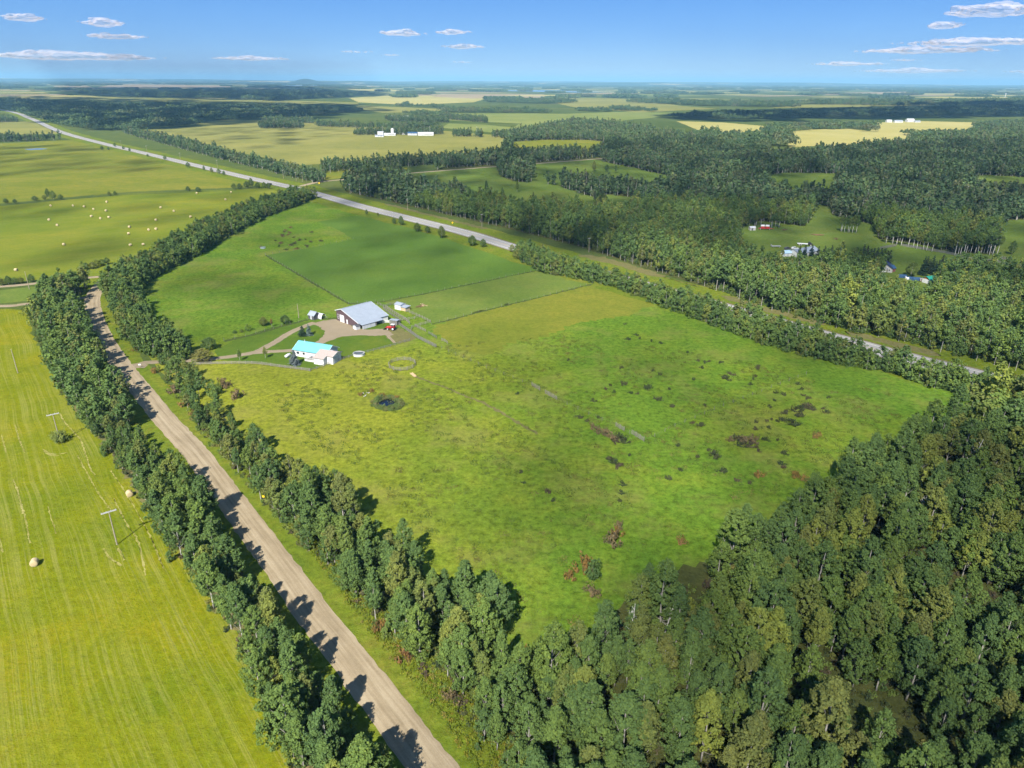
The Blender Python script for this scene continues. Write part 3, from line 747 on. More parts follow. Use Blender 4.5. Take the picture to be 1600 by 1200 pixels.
rowB_r = [(960, 1240, 3), (900, 1100, 3), (840, 1060, 3), (800, 1030, 3), (775, 1000, 3), (785, 950, 6), (735, 895, 6), (690, 905, 5), (640, 850, 6), (565, 800, 6), (560, 762, 6), (520, 722, 7), (466, 722, 7), (445, 708, 7), (375, 655, 6), (352, 630, 6), (315, 606, 6)]
stand('row_b', W(rowB_l + rowB_r), 3.7, 9.6, 0.24)
rowB2 = W([(222, 536, 2), (262, 590, 2), (290, 625, 2), (318, 600, 5), (340, 590, 5), (300, 560, 6), (270, 535, 8), (235, 520, 6)])
stand('row_b', rowB2, 3.2, 9.0)
woodC = W([(800, 1075, 3), (850, 1050, 4), (935, 1015, 6), (950, 935, 8), (985, 905, 9), (1045, 862, 9), (1110, 850, 10), (1175, 805, 10), (1270, 755, 10), (1300, 722, 10), (1372, 685, 10), (1440, 662, 10), (1490, 630, 10), (1560, 600, 10), (1700, 560, 10), (2050, 700, 0), (2050, 1100, 0), (1800, 1500, 0), (880, 1500, 0), (800, 1250, 2)])
gaps = [W([(1225, 1010), (1252, 1000), (1260, 1060), (1240, 1160), (1218, 1165), (1222, 1090)]), W([(1440, 925), (1500, 905), (1585, 930), (1600, 985), (1540, 1000), (1475, 985)]), W([(1330, 860), (1372, 850), (1385, 905), (1345, 915)]), W([(950, 1100), (985, 1095), (975, 1170), (952, 1170)])]
stand('wood_c', woodC, 4.4, 12.6, 0.2, thin=0.15, nscale=0.05, minus=gaps)
sheet('forest_floor', W([(800, 1080), (850, 1062), (935, 1030), (970, 950), (1045, 890), (1110, 880), (1175, 830), (1270, 780), (1372, 710), (1490, 655), (1560, 620), (1700, 580), (2050, 700), (2050, 1100), (1800, 1500), (880, 1500), (800, 1250)]), 0.03, M_floor, jit=1.0, edge=2)
# hedge along the near side of the highway
stand('hedge_d', W([(803, 400, 1), (850, 424, 1), (930, 440, 1), (962, 448, 1), (1042, 480, 1), (1120, 508, 1), (1200, 538, 1), (1280, 560, 1), (1350, 575, 1), (1400, 582, 1), (1480, 610, 1), (1600, 640, 3), (1620, 605, 4), (1500, 582, 4), (1420, 565, 5), (1360, 550, 5), (1310, 533, 4.5), (1260, 515, 4.5), (1200, 497, 5), (1150, 484, 5), (1080, 465, 4), (1040, 455, 4), (1000, 443, 3), (930, 420, 5), (860, 392, 6), (812, 378, 6)]), 2.9, 7.4, 0.22)
# bush-lined fence from the gravel road up to the highway
stand('hedge_g', W([(160, 445, 2), (210, 408, 5), (262, 376, 5), (330, 345, 5), (400, 316, 5), (452, 302, 5), (480, 298, 4), (492, 308, 1), (470, 318, 1), (420, 335, 1), (375, 358, 1), (330, 384, 1), (280, 412, 1), (225, 440, 1), (214, 470, 1), (232, 500, 2), (262, 530, 2), (306, 552, 2), (290, 560, 2), (238, 552, 2), (212, 540, 2), (190, 508, 2), (176, 480, 2), (168, 458, 2)]), 3.3, 8.2, 0.25)
ALL = []
def ordinal(n):
    return '%d%s' % (n, 'th' if 10 <= n % 100 <= 20 else {1: 'st', 2: 'nd', 3: 'rd'}.get(n % 10, 'th'))
for key, parts in STANDS.items():
    for a in parts:
        for x, y, h in a:
            d = math.sqrt(x * x + y * y + (CAM_H - h) ** 2)
            if key == 'row_a':
                bx, by = project(x, y, 0)
                h *= 0.55 if 672 < by < 742 else (0.85 if by > 742 and by < 800 else 1.0)
            if key == 'row_b':
                bx, by = project(x, y, 0)
                h *= 0.6 if by < 700 else (0.82 if by < 780 else 1.0)
                if by < 690 and random.random() < 0.45: continue
            px, py = project(x, y, h * 0.6)
            ALL.append([key, x, y, h, h / d, -25 < px < 1625 and py < 1235, px, py])
cand = sorted([t for t in ALL if t[5]], key=lambda t: -t[4])
picked = cand[:300]; pick_ids = set(map(id, picked))
rest = [t for t in ALL if id(t) not in pick_ids]
cnt = {}
def wood_zone(px, py):
    if py > 1090: return 'along the bottom edge of the photo'
    if px < 1010: return 'at the pasture corner by orange bushes'
    if px > 1470: return 'near the right edge of the photo'
    if py < 900: return 'on the side facing the pasture'
    return 'left of the mossy gap' if px < 1240 else 'right of the mossy gap'
zone_rank = {}
for zn in set(wood_zone(t[6], t[7]) for t in picked):
    for i, t in enumerate(sorted([t for t in picked if t[0] not in ('row_a', 'row_b') and wood_zone(t[6], t[7]) == zn], key=lambda t: t[6])): zone_rank[id(t)] = i + 1
for t in sorted(picked, key=lambda t: t[2]):
    key, x, y, h, _, _, px, py = t
    i = cnt[key] = cnt.get(key, 0) + 1
    if key == 'row_a':
        lab = '%s aspen up the row between hay field and gravel road, counted from photo bottom' % ordinal(i); grp = 'aspens between the hay field and the gravel road'
    elif key == 'row_b':
        lab = '%s aspen up the row between gravel road and pasture, counted from photo bottom' % ordinal(i); grp = 'aspens between the gravel road and the pasture'
    else:
        w = wood_zone(px, py)
        lab = 'lower right wood aspen %s, %s from left' % (w, ordinal(zone_rank[id(t)])); grp = 'lower right wood aspens ' + w
    tm, cm = ASPEN[(random.randrange(9))]
    root = empty('aspen_tree', (x, y, 0.0), random.uniform(0, 6.283))
    s = h / 12.0; wsc = s * random.uniform(0.92, 1.18)
    root.scale = (wsc, wsc, s)
    tag(root, lab, 'tree', grp)
    link_mesh('trunk', tm, root); link_mesh('crown', cm, root)

near_rows = []; mid_rows = []; hedge_rows = []
for t in rest:
    d = math.hypot(t[1], t[2]); s = t[3] / 12.0
    r_ = [t[1], t[2], 0.0, s * random.uniform(.95, 1.2), random.uniform(0, 6.283), 0, s]
    if t[0] in ('hedge_d', 'hedge_g'):
        k = t[3] / 7.0; hedge_rows.append([t[1], t[2], 0.0, k * random.uniform(.9, 1.15), r_[4], random.randrange(4), k])
    elif d < 235: r_[5] = random.randrange(5); near_rows.append(r_)
    else: r_[5] = random.randrange(7); r_[3] *= 1.08; mid_rows.append(r_)

ROAD_PTS = np.array([(p.x, p.y) for p in smooth_poly(W(gravel_px), 24, False)])
for key, keep in (('row_a', .8), ('row_b', .8), ('wood_c', .35)):
    for a in STANDS[key]:
        for x, y, h in a:
            if random.random() < keep:
                k = random.uniform(.18, .5); x += random.gauss(0, 1.8); y += random.gauss(0, 1.8)
                if np.min(np.hypot(ROAD_PTS[:, 0] - x, ROAD_PTS[:, 1] - y)) < 6.0: continue
                hedge_rows.append([x, y, 0, k * 1.15, random.uniform(0, 6.28), random.randrange(4), k])
# ---- woods beyond the highway, the clearings in them
clearings = {
 'roadside_meadow': [(832, 258), (925, 249.5), (985, 262), (1050, 277), (1045, 287, 11), (960, 277, 11), (900, 272, 11), (830, 270, 11)],
 'long_meadow': [(625, 274), (700, 267), (775, 261.5), (782, 276), (800, 284), (868, 290), (905, 303), (932, 310), (935, 318, 11), (880, 314, 11), (800, 311, 11), (740, 296, 11), (690, 287, 11), (640, 279, 11)],
 'small_clearing': [(940, 304), (995, 310), (985, 324, 11), (950, 320, 11)],
 'bright_meadow': [(800, 222), (850, 219), (915, 219), (955, 223), (930, 233, 11), (840, 235, 11), (800, 234, 11)],
 'forest_clearing': [(1192, 275), (1230, 270.5), (1310, 271.5), (1302, 291, 12), (1260, 290, 12), (1210, 285, 12)],
 'right_clearing': [(1505, 277), (1540, 274), (1640, 280), (1640, 294, 12), (1540, 289, 12)],
 'neighbour_yard': [(1150, 360), (1190, 347), (1262, 355), (1276, 322), (1298, 324), (1302, 338), (1362, 352), (1372, 374), (1440, 384), (1480, 394), (1560, 398), (1640, 400), (1640, 424, 7), (1500, 416, 7), (1420, 412, 7), (1340, 402, 7), (1305, 397, 11), (1250, 403, 11.5), (1225, 404, 12), (1198, 395, 12), (1160, 382, 12)],
 'right_meadow': [(1560, 346), (1660, 343), (1660, 388, 4), (1560, 382, 8)],
 'neighbour_lawn': [(1378, 418), (1420, 420), (1468, 437), (1450, 456, 8), (1400, 454, 8), (1372, 444, 10)],
 'gold_field': [(1225, 207), (1270, 203), (1330, 202), (1425, 214), (1420, 218.5, 12), (1330, 220, 12), (1280, 216, 12), (1240, 218, 12)],
 'white_barn_field': [(1362, 192.5), (1430, 189.5), (1530, 192), (1525, 200, 12), (1370, 201, 12)],
 'pale_field': [(1060, 190), (1130, 192), (1200, 198), (1190, 205, 12), (1120, 203, 12)],
}
holes = {}
for k, px in clearings.items():
    holes[k] = W(px)
    far_ = k in ('gold_field', 'white_barn_field', 'pale_field', 'bright_meadow')
    # the sheet reaches a little under the trees around it
    c = sum((Vector(p) for p in holes[k]), Vector((0, 0))) / len(holes[k])
    sheet(k, [c + (Vector(p) - c) * 1.06 for p in holes[k]], 0.04 + 0.005 * len(holes) if not far_ else 0.06 + 0.02 * len(holes), M_farA if k in ('gold_field', 'pale_field', 'white_barn_field') else (M_goldpast if far_ else (M_midpast)), jit=0.4 if not far_ else 1.5, edge=4)
HL = list(holes.values())
def mass(poly, spacing, h, minus=HL, bald=0.0):
    xy = scatter(poly, spacing)
    for q in minus: xy = xy[~in_poly(xy[:, 0], xy[:, 1], q)] if len(xy) else xy
    if bald:
        f = np.sin(xy[:, 0] * .011 + 1.3) * np.sin(xy[:, 1] * .008 + .4) + 0.6 * np.sin(xy[:, 0] * .027 + xy[:, 1] * .019)
        xy = xy[f < 1.0 - bald]
    return xy
big = W([(540, 298, 1), (600, 312, 1), (700, 334, 1), (800, 357, 1), (900, 382, 1), (1000, 414, 1), (1100, 445, 1), (1180, 474, 1), (1280, 504, 1), (1400, 530, 1), (1500, 554, 1), (1680, 598, 1), (2000, 640, 1), (2100, 215), (1600, 192, 12), (1450, 212, 12), (1300, 228, 12), (1240, 234, 12), (1130, 226, 12), (1100, 212, 12), (1050, 205, 12), (1000, 197, 10), (950, 190, 10), (900, 187, 10), (860, 195, 8), (800, 208, 6), (780, 236, 10), (700, 246, 10), (640, 262, 10), (560, 266, 12), (542, 276, 8)])
sheet('woodland_floor', big, 0.018, M_floor)
xy = mass(big, 4.3, 12)
dd = np.hypot(xy[:, 0], xy[:, 1])
# the road through the wood stays open
side = W([(540, 277), (620, 270.5), (700, 263.5), (800, 256), (925, 247), (1000, 241), (1010, 246), (925, 253), (800, 261), (700, 269), (620, 275), (560, 283)])
kk = ~in_poly(xy[:, 0], xy[:, 1], side); xy = xy[kk]; dd = dd[kk]
a = xy[dd < 620]; b = xy[dd >= 620]; b = b[rng.random(len(b)) < 0.55]
mid_rows += rows(a, 1.1, 7, zvar=.2).tolist()
far_rows = rows(b, 1.12, 4, zvar=.22).tolist()
strips = [
 [(190, 205, 2), (215, 214, 1), (300, 237, 1), (380, 257, 1), (430, 270, 1), (494, 286, 1), (506, 276, 5), (490, 266, 8), (430, 254, 8), (360, 238, 8), (290, 218, 8), (230, 207, 8)],
 [(500, 271), (600, 263), (700, 256.5), (800, 250), (905, 243), (905, 238.5), (800, 245), (700, 251), (600, 257), (500, 265)],
 [(-300, 224), (0, 222), (55, 221), (112, 217), (100, 214, 4), (0, 214, 6), (-300, 216, 8)],
 [(-300, 193), (0, 191.5), (32, 190.5), (24, 183, 10), (-300, 180, 10)],
 [(490, 286), (520, 281.5), (500, 277), (485, 281)],
 [(410, 189), (410, 185.5, 8), (490, 188, 8), (490, 191)], [(405, 197), (405, 193, 10), (475, 193, 10), (470, 197)],
 [(490, 196), (600, 200), (690, 197), (640, 194, 10), (500, 191, 10)],
 [(553, 211.5), (692, 210.5), (692, 208), (555, 208.5)], [(708, 213.5), (735, 214), (735, 211.5), (708, 211)], [(742, 215), (756, 215), (756, 212), (742, 212)], [(770, 215), (800, 217), (840, 218), (840, 215), (770, 212)],
 [(600, 187), (700, 189), (700, 186.5, 8), (610, 184.5, 8)], [(685, 186), (762, 192), (762, 189), (690, 183)],
]
for q in strips:
    far_rows += rows(mass(W(q), 7.0, 11, ()), 1.0, 4, zvar=.2).tolist()
edge = smooth_poly(W([(540, 298), (600, 312), (700, 334), (800, 357), (900, 382), (1000, 414), (1100, 445), (1180, 474), (1280, 504), (1400, 530), (1500, 554), (1680, 598)]), 40, False)
for p in edge:
    for _ in range(2):
        if random.random() < .75:
            k = random.uniform(.22, .62); hedge_rows.append([p.x + random.gauss(0, 1.6) + 1.2, p.y + random.gauss(0, 1.6) + 1.2, 0, k * 1.2, random.uniform(0, 6.28), random.randrange(4), k])
gn_scatter('aspen_trees', near_rows, PC_near, 'remaining aspens of the roadside rows and the lower right wood')
gn_scatter('hedge', hedge_rows, PC_hedge, 'dense bushy hedges along the highway and the pasture corner')
gn_scatter('woodland', mid_rows, PC_mid, 'dense aspen woodland and hedges along both sides of the highway')
gn_scatter('far_woodland', far_rows, PC_far, 'aspen woods and windbreaks stretching back beyond the highway')

woods = [
 ([(-400, 166), (0, 167), (35, 177), (45, 182), (70, 186), (115, 201), (190, 205), (290, 198), (340, 188), (420, 186), (500, 180), (570, 173.5), (560, 168, 10), (450, 164, 12), (300, 162, 12), (150, 159, 12), (60, 156, 12), (0, 152, 12), (-400, 152, 12)], 24),
 ([(125, 143, 12), (190, 139.5, 12), (300, 143, 12), (440, 140, 12), (560, 145, 12), (588, 147.5), (545, 152), (420, 157), (350, 154), (220, 151.5), (135, 148)], 30),
 ([(1020, 184), (1060, 178, 12), (1110, 173.5, 12), (1300, 170, 12), (1450, 168, 12), (1600, 164, 12), (1950, 162, 12), (1950, 180), (1600, 180.5), (1400, 183), (1250, 184.5), (1150, 187.5)], 26),
 ([(690, 176), (690, 169, 10), (780, 168.5, 10), (885, 172, 10), (870, 177)], 24), ([(905, 174), (905, 168, 8), (955, 170, 8), (950, 175)], 24), ([(955, 173), (960, 165, 10), (1038, 170, 10), (1030, 174.5)], 24),
 ([(1070, 204, 12), (1150, 193, 12), (1250, 189, 12), (1400, 188, 12), (1600, 186, 12), (1950, 184, 12), (1950, 216), (1600, 210), (1450, 216), (1340, 228), (1150, 232)], 22),
 ([(760, 160), (860, 163), (900, 160), (880, 155, 10), (770, 155, 10)], 28), ([(980, 160), (1100, 166), (1250, 168), (1240, 160, 10), (1060, 157, 10), (985, 156, 10)], 30),
 ([(1250, 163), (1400, 166), (1600, 164), (1600, 155, 10), (1450, 158, 10), (1280, 157, 10)], 34), ([(610, 166), (700, 170), (690, 164, 10), (620, 162, 10)], 26), ([(620, 147.5), (675, 148.5), (676, 144.5, 10), (622, 143.5, 10)], 30),
 ([(630, 178), (700, 181), (690, 176, 10), (640, 174.5, 10)], 26),
]
gr = []
for q, sp in woods:
    gr += rows(mass(W(q), sp, 12), sp / 26.0, 5, zvar=.15).tolist()
gn_scatter('distant_woods', gr, PC_grove, 'dark distant woods in broad masses across the plain')

# ---- the quilt of sections far away: fields, woods
far_fields = [
 ('far_gold_field', [(545, 153), (620, 148.5), (700, 150), (762, 153), (740, 160), (640, 164), (560, 160)], M_farA),
 ('far_green_field', [(690, 188), (880, 196), (920, 188), (900, 178), (780, 177), (700, 177)], M_farB),
 ('far_green_field', [(800, 200), (890, 197), (1020, 184), (1060, 176), (960, 175), (880, 178), (820, 190)], M_farB),
 ('far_olive_field', [(870, 152), (1000, 155), (1060, 165), (1120, 170), (1000, 176), (900, 168), (860, 160)], M_farD),
 ('far_gold_field', [(560, 165), (690, 170), (680, 176), (600, 176), (545, 170)], M_farD),
 ('far_green_field', [(690, 200), (800, 210), (905, 219), (905, 214), (860, 204), (760, 195), (700, 193)], M_farB),
 ('far_olive_field', [(290, 194), (410, 196), (600, 202), (560, 196), (480, 190), (350, 187)], M_farD),
 ('far_tan_field', [(80, 140), (150, 138.5), (135, 133.5), (85, 134)], M_farC), ('far_tan_field', [(150, 137), (300, 137.5), (290, 132.5), (180, 131.5)], M_farC),
 ('far_tan_field', [(300, 137), (360, 136.5), (360, 133.5), (290, 133)], M_farC),
 ('far_gold_field', [(560, 142), (650, 143.5), (600, 138.5), (540, 139)], M_farA), ('far_gold_field', [(1285, 149), (1420, 146.5), (1415, 143.5), (1300, 145)], M_farC),
 ('far_gold_field', [(1440, 148), (1560, 149), (1550, 146.5), (1440, 146)], M_farA), ('far_gold_field', [(1480, 159), (1570, 157), (1575, 151.5), (1520, 152)], M_farA),
 ('far_olive_field', [(1200, 169), (1400, 167), (1480, 163), (1400, 159), (1250, 164)], M_farD), ('far_tan_field', [(675, 152), (860, 152), (850, 147.5), (690, 146.5)], M_farC),
 ('far_olive_field', [(1090, 161), (1200, 160), (1180, 156), (1100, 156)], M_farB),
 ('far_olive_field', [(120, 157), (330, 160), (560, 164), (560, 160), (350, 155), (140, 151)], M_farD),
]
explicit = [W(q) for _, q, _ in far_fields] + [W(q) for q, _ in woods]
for i, (nm, q, mt) in enumerate(far_fields):
    sheet(nm, W(q), 0.20 + 0.03 * i, mt, jit=3, edge=60)
bl = []
cs, sn = math.cos(ROAD_ANG), math.sin(ROAD_ANG)
rq = random.Random(11); nf = 0
for i in range(-60, 60):
    for j in range(-60, 60):
        cx, cy = i * 400 + 200, j * 800 + 400
        wx, wy = cx * cs - cy * sn, cx * sn + cy * cs
        d = math.hypot(wx, wy)
        if wy < 3800 or d > 24000 or abs(wx) > wy * 0.86: continue
        if any(in_poly(np.array([wx]), np.array([wy]), e)[0] for e in explicit): continue
        u = rq.random()
        if u < (0.55 if d < 9000 else 0.46):
            w2 = rq.uniform(110, 190); l2 = rq.uniform(180, 380)
            ox, oy = rq.uniform(-40, 40), rq.uniform(-60, 60)
            q = [Vector(((cx + ox + sx * w2) * cs - (cy + oy + sy * l2) * sn, (cx + ox + sx * w2) * sn + (cy + oy + sy * l2) * cs)) for sx, sy in ((-1, -1), (1, -1), (1, 1), (-1, 1))]
            mt = rq.choice([M_farA, M_farC, M_farA, M_farB, M_farD])
            sheet('section_field', q, 0.5 + 0.4 * rq.random(), mt); nf += 1
        elif u < 0.9:
            k = rq.randint(2, 6)
            for _ in range(k):
                ax, ay = cx + rq.uniform(-190, 190), cy + rq.uniform(-390, 390)
                s = rq.uniform(.7, 1.15)
                bl.append([ax * cs - ay * sn, ax * sn + ay * cs, 0, s, rq.uniform(0, 6.28), rq.randrange(5), rq.uniform(.8, 1.1)])
gn_scatter('horizon_woods', bl, PC_block, 'patchwork of woods fading towards the horizon')

# ================================================================== FARM
M_white = paint('white_siding', (0.60, 0.60, 0.58), 0.6, var=0.08)
M_whitetrim = paint('white_trim', (0.60, 0.60, 0.60), 0.5, var=0.06)
M_teal = paint('teal_roof', (0.13, 0.40, 0.45), 0.4, var=0.06, scale=0.6, spec=0.5)
M_beige = paint('beige_shingle', (0.33, 0.275, 0.245), 0.9, var=0.12, scale=2.5)
M_grey = paint('grey_panel', (0.42, 0.43, 0.45), 0.7, var=0.08)
M_dgrey = paint('dark_grey', (0.07, 0.07, 0.08), 0.7, var=0.2)
M_glass = paint('window_glass', (0.02, 0.025, 0.035), 0.08, var=0.1, spec=0.8)
M_tin = paint('galvanised_roof', (0.31, 0.345, 0.385), 0.45, 0.25, var=0.07, scale=0.5, spec=0.5)
M_brown = paint('brown_siding', (0.085, 0.055, 0.062), 0.7, var=0.12)
M_wood = paint('weathered_wood', (0.20, 0.185, 0.155), 0.9, var=0.25, scale=4)
M_wood2 = paint('grey_plank', (0.15, 0.145, 0.13), 0.9, var=0.25, scale=4)
M_tanwood = paint('tan_wood', (0.45, 0.33, 0.20), 0.85, var=0.2, scale=3)
M_brownwood = paint('brown_wood', (0.16, 0.095, 0.05), 0.9, var=0.3, scale=3)
M_red = paint('tractor_red', (0.45, 0.035, 0.03), 0.4, var=0.1, spec=0.5)
M_black = paint('black_rubber', (0.015, 0.015, 0.016), 0.8, var=0.2)
M_navy = paint('navy_roof', (0.02, 0.03, 0.07), 0.5, var=0.15)
M_blue = paint('blue_sheet', (0.03, 0.075, 0.15), 0.5, var=0.15)
M_green = paint('green_roof', (0.02, 0.23, 0.17), 0.5, var=0.1)
M_orange = paint('cedar_wall', (0.34, 0.15, 0.06), 0.8, var=0.15)
M_redbrown = paint('redbrown_wall', (0.16, 0.06, 0.05), 0.8, var=0.15)
M_yellow = paint('sign_yellow', (0.75, 0.50, 0.02), 0.5, var=0.05)
M_steel = paint('pole_wood', (0.26, 0.22, 0.17), 0.9, var=0.2, scale=2)
M_cross = paint('pale_crossarm', (0.36, 0.355, 0.34), 0.8, var=0.15)
M_poolwater = water_mat('pool_water', (0.07, 0.085, 0.09), 0.3)
def straw(name):
    mt, nt, out = new_mat(name)
    bs = N(nt, 'ShaderNodeBsdfPrincipled'); bs.inputs['Roughness'].default_value = 0.95; bs.inputs['Specular IOR Level'].default_value = 0.1
    tc = N(nt, 'ShaderNodeTexCoord'); mp = N(nt, 'ShaderNodeMapping'); mp.inputs['Scale'].default_value = (1.0, 9, 9)
    nt.links.new(tc.outputs['Object'], mp.inputs[0])
    f = noise(nt, mp.outputs[0], 2.0, 4, 0.7)
    nt.links.new(ramp(nt, f, [(0.3, (0.30, 0.225, 0.11)), (0.5, (0.43, 0.345, 0.195)), (0.7, (0.54, 0.45, 0.29))]), bs.inputs['Base Color'])
    nt.links.new(bump(nt, f, 0.6, 0.06), bs.inputs['Normal']); nt.links.new(bs.outputs[0], out.inputs[0]); return mt
M_straw = straw('straw')

def yaw_of(v): return math.atan2(v[1], v[0])

def window(parent, frame_mt, axis, x, y, z, w, h, out=1):
    """axis 'x': in a wall running along x whose outside faces -y*out ; 'y' likewise"""
    def bx(mb, u0, u1, d0, d1, z0, z1):
        if axis == 'x': mb.box(x + u0, x + u1, min(y + d0 * out, y + d1 * out), max(y + d0 * out, y + d1 * out), z0, z1)
        else: mb.box(min(x + d0 * out, x + d1 * out), max(x + d0 * out, x + d1 * out), y + u0, y + u1, z0, z1)
    t = 0.09
    fr = MB()
    bx(fr, -w / 2, w / 2, -0.03, 0.06, z, z + t); bx(fr, -w / 2, w / 2, -0.03, 0.06, z + h - t, z + h)
    bx(fr, -w / 2, -w / 2 + t, -0.03, 0.06, z + t, z + h - t); bx(fr, w / 2 - t, w / 2, -0.03, 0.06, z + t, z + h - t)
    o = fr.build('window', frame_mt, parent)
    pn = MB(); bx(pn, -w / 2 + t, w / 2 - t, -0.02, 0.025, z + t, z + h - t)
    pn.build('pane', M_glass, o)
    return o

def gable(name, label, cat, loc, rz, L, Wd, eave, rise, wall_mt, roof_mt, over=0.35, ridge=0.5, back_eave=None, group=None, doors=(), wins=(), trim=None, y0=None):
    """house-shaped building: ridge along local x, front eave at y=0; ridge: fraction of the depth where it lies"""
    root = empty(name, (loc[0], loc[1], 0), rz); tag(root, label, cat, group)
    be = eave if back_eave is None else back_eave
    yr = Wd * ridge; zr = eave + rise
    mb = MB(); mb.prism([(0, -0.1), (Wd, -0.1), (Wd, be), (yr, zr), (0, eave)], 0, L); mb.build('wall', wall_mt, root)
    th = 0.14
    s1 = rise / yr; s2 = (zr - be) / (Wd - yr)
    rb = MB()
    rb.prism([(-over, eave - s1 * over + 0.04), (yr, zr + 0.04), (Wd + over, be - s2 * over + 0.04), (Wd + over, be - s2 * over + 0.04 + th), (yr, zr + 0.04 + th), (-over, eave - s1 * over + 0.04 + th)], -over, L + over)
    roof = rb.build('roof', roof_mt, root)
    if L > 7:                                    # standing ribs of the metal sheets
        rib = MB()
        k = int(L / 0.9)
        for i in range(1, k):
            x = -over + (L + 2 * over) * i / k
            rib.bar((x, -over, eave - s1 * over + 0.04 + th), (x, yr, zr + 0.04 + th), 0.05, 0.05)
        rib.build('roof_rib', roof_mt, roof)
    rc = MB().bar((-over - .02, yr, zr + th + 0.06), (L + over + .02, yr, zr + th + 0.06), 0.4, 0.06); rc.build('ridge_cap', roof_mt, roof)
    if trim:
        for x in (-over - 0.03, L + over + 0.03):
            MB().bar((x, -over, eave - s1 * over + 0.06), (x, yr, zr + 0.08), 0.06, 0.24).bar((x, yr, zr + 0.08), (x, Wd + over, be - s2 * over + 0.06), 0.06, 0.24).build('fascia', trim, roof)
    for (side, u, w, h, mt) in doors:
        d = MB()
        if side == 'front': d.box(u - w / 2, u + w / 2, -0.08, 0.02, 0, h)
        elif side == 'back': d.box(u - w / 2, u + w / 2, Wd - 0.02, Wd + 0.08, 0, h)
        elif side == 'left': d.box(-0.08, 0.02, u - w / 2, u + w / 2, 0, h)
        else: d.box(L - 0.02, L + 0.08, u - w / 2, u + w / 2, 0, h)
        dr = d.build('door', mt, root)
        hb = MB()
        if side == 'front': hb.box(u + w * .36, u + w * .42, -0.14, -0.08, h * .45, h * .52)
        elif side == 'back': hb.box(u + w * .36, u + w * .42, Wd + .08, Wd + .14, h * .45, h * .52)
        elif side == 'left': hb.box(-0.14, -0.08, u + w * .36, u + w * .42, h * .45, h * .52)
        else: hb.box(L + .08, L + .14, u + w * .36, u + w * .42, h * .45, h * .52)
        hb.build('handle', M_dgrey, dr)
    for (side, u, z, w, h) in wins:
        if side == 'front': window(root, M_whitetrim, 'x', u, 0, z, w, h, -1)
        elif side == 'back': window(root, M_whitetrim, 'x', u, Wd, z, w, h, 1)
        elif side == 'left': window(root, M_whitetrim, 'y', 0, u, z, w, h, -1)
        else: window(root, M_whitetrim, 'y', L, u, z, w, h, 1)
    return root

# ---- the house: teal roof, deck, beige-roofed addition
ha = Vector((0.935, -0.355)); hn = Vector((0.355, 0.935))
hl = Vector((-85.2, 260.6))
house = gable('house', 'white house with bright teal metal roof, deck and beige-roofed garage wing', 'house', hl, yaw_of(ha), 14.6, 7.8, 2.95, 1.95, M_white, M_teal, 0.55, 0.5,
              doors=[('front', 8.2, 1.0, 2.1, M_grey)], wins=[('front', 1.6, 1.0, 1.5, 1.1), ('front', 4.3, 1.0, 1.2, 1.1), ('front', 10.4, 1.0, 1.6, 1.2), ('right', 4.6, 1.1, 1.2, 1.0), ('back', 3, 1.1, 1.4, 1.1), ('back', 10, 1.1, 1.4, 1.1), ('left', 3.8, 1.1, 1.3, 1.1)], trim=M_whitetrim)
MB().box(7.0, 12.0, -3.2, -0.02, 0.62, 0.72).build('deck', M_wood, house)
sk = MB().box(7.0, 12.0, -3.28, -3.2, 0.12, 0.72); sk.box(6.92, 7.0, -3.2, -0.02, 0.12, 0.72); dk = sk.build('deck_skirt', M_white, house)
rl = MB()
for i in range(8): rl.box(7.0 + i * 0.7, 7.07 + i * 0.7, -3.2, -3.13, 0.72, 1.6)
rl.box(7.0, 12.0, -3.22, -3.12, 1.6, 1.68).box(7.0, 12.0, -3.2, -3.14, 1.1, 1.15).build('railing', M_whitetrim, dk)
MB().box(6.2, 6.9, -2.4, -1.2, 0.0, 0.2).box(6.55, 6.9, -2.4, -1.2, 0.2, 0.42).build('step', M_wood, house)
ch = MB().tube([(2.6, 3.7, 4.6), (2.6, 3.7, 5.9)], 0.12, 8).build('chimney', M_grey, house)
MB().tube([(2.6, 3.7, 5.9), (2.6, 3.7, 6.05)], [0.2, 0.06], 8).build('chimney_cap', M_dgrey, ch)
# garage wing: front block and set-back block under one long slope
wing = MB()
wing.prism([(-4.5, -0.1), (2.6, -0.1), (2.6, 3.75), (0.7, 4.1), (-4.5, 2.65)], 12.1, 16.4)
wing.build('wall', M_white, house)
MB().prism([(-2.4, -0.1), (3.2, -0.1), (3.2, 3.2), (0.7, 4.08), (-2.4, 3.22)], 16.4, 19.2).build('wall', M_white, house)
wr = MB()
wr.prism([(-4.9, 2.6), (0.7, 4.16), (3.5, 3.1), (3.5, 3.24), (0.7, 4.3), (-4.9, 2.74)], 11.8, 16.75)
wr.prism([(-2.8, 3.16), (0.7, 4.15), (3.5, 3.1), (3.5, 3.23), (0.7, 4.29), (-2.8, 3.30)], 16.76, 19.55)
wro = wr.build('roof', M_beige, house)
MB().bar((19.57, -2.8, 3.2), (19.57, 0.7, 4.2), 0.06, 0.22).bar((19.57, 0.7, 4.2), (19.57, 3.5, 3.15), 0.06, 0.22).build('fascia', M_whitetrim, wro)
MB().bar((16.78, -4.9, 2.66), (16.78, -2.4, 3.36), 0.06, 0.22).build('fascia', M_whitetrim, wro)
gd = MB().box(16.4, 16.46, -4.35, -2.6, 0.1, 2.35).build('garage_door', M_grey, house)
for k in range(4): MB().box(16.455, 16.48, -4.3, -2.65, 0.25 + k * 0.55, 0.70 + k * 0.55).build('door_panel', M_grey, gd)
gd2 = MB().box(19.2, 19.26, -1.8, 2.0, 0.1, 2.5).build('garage_door', M_grey, house)
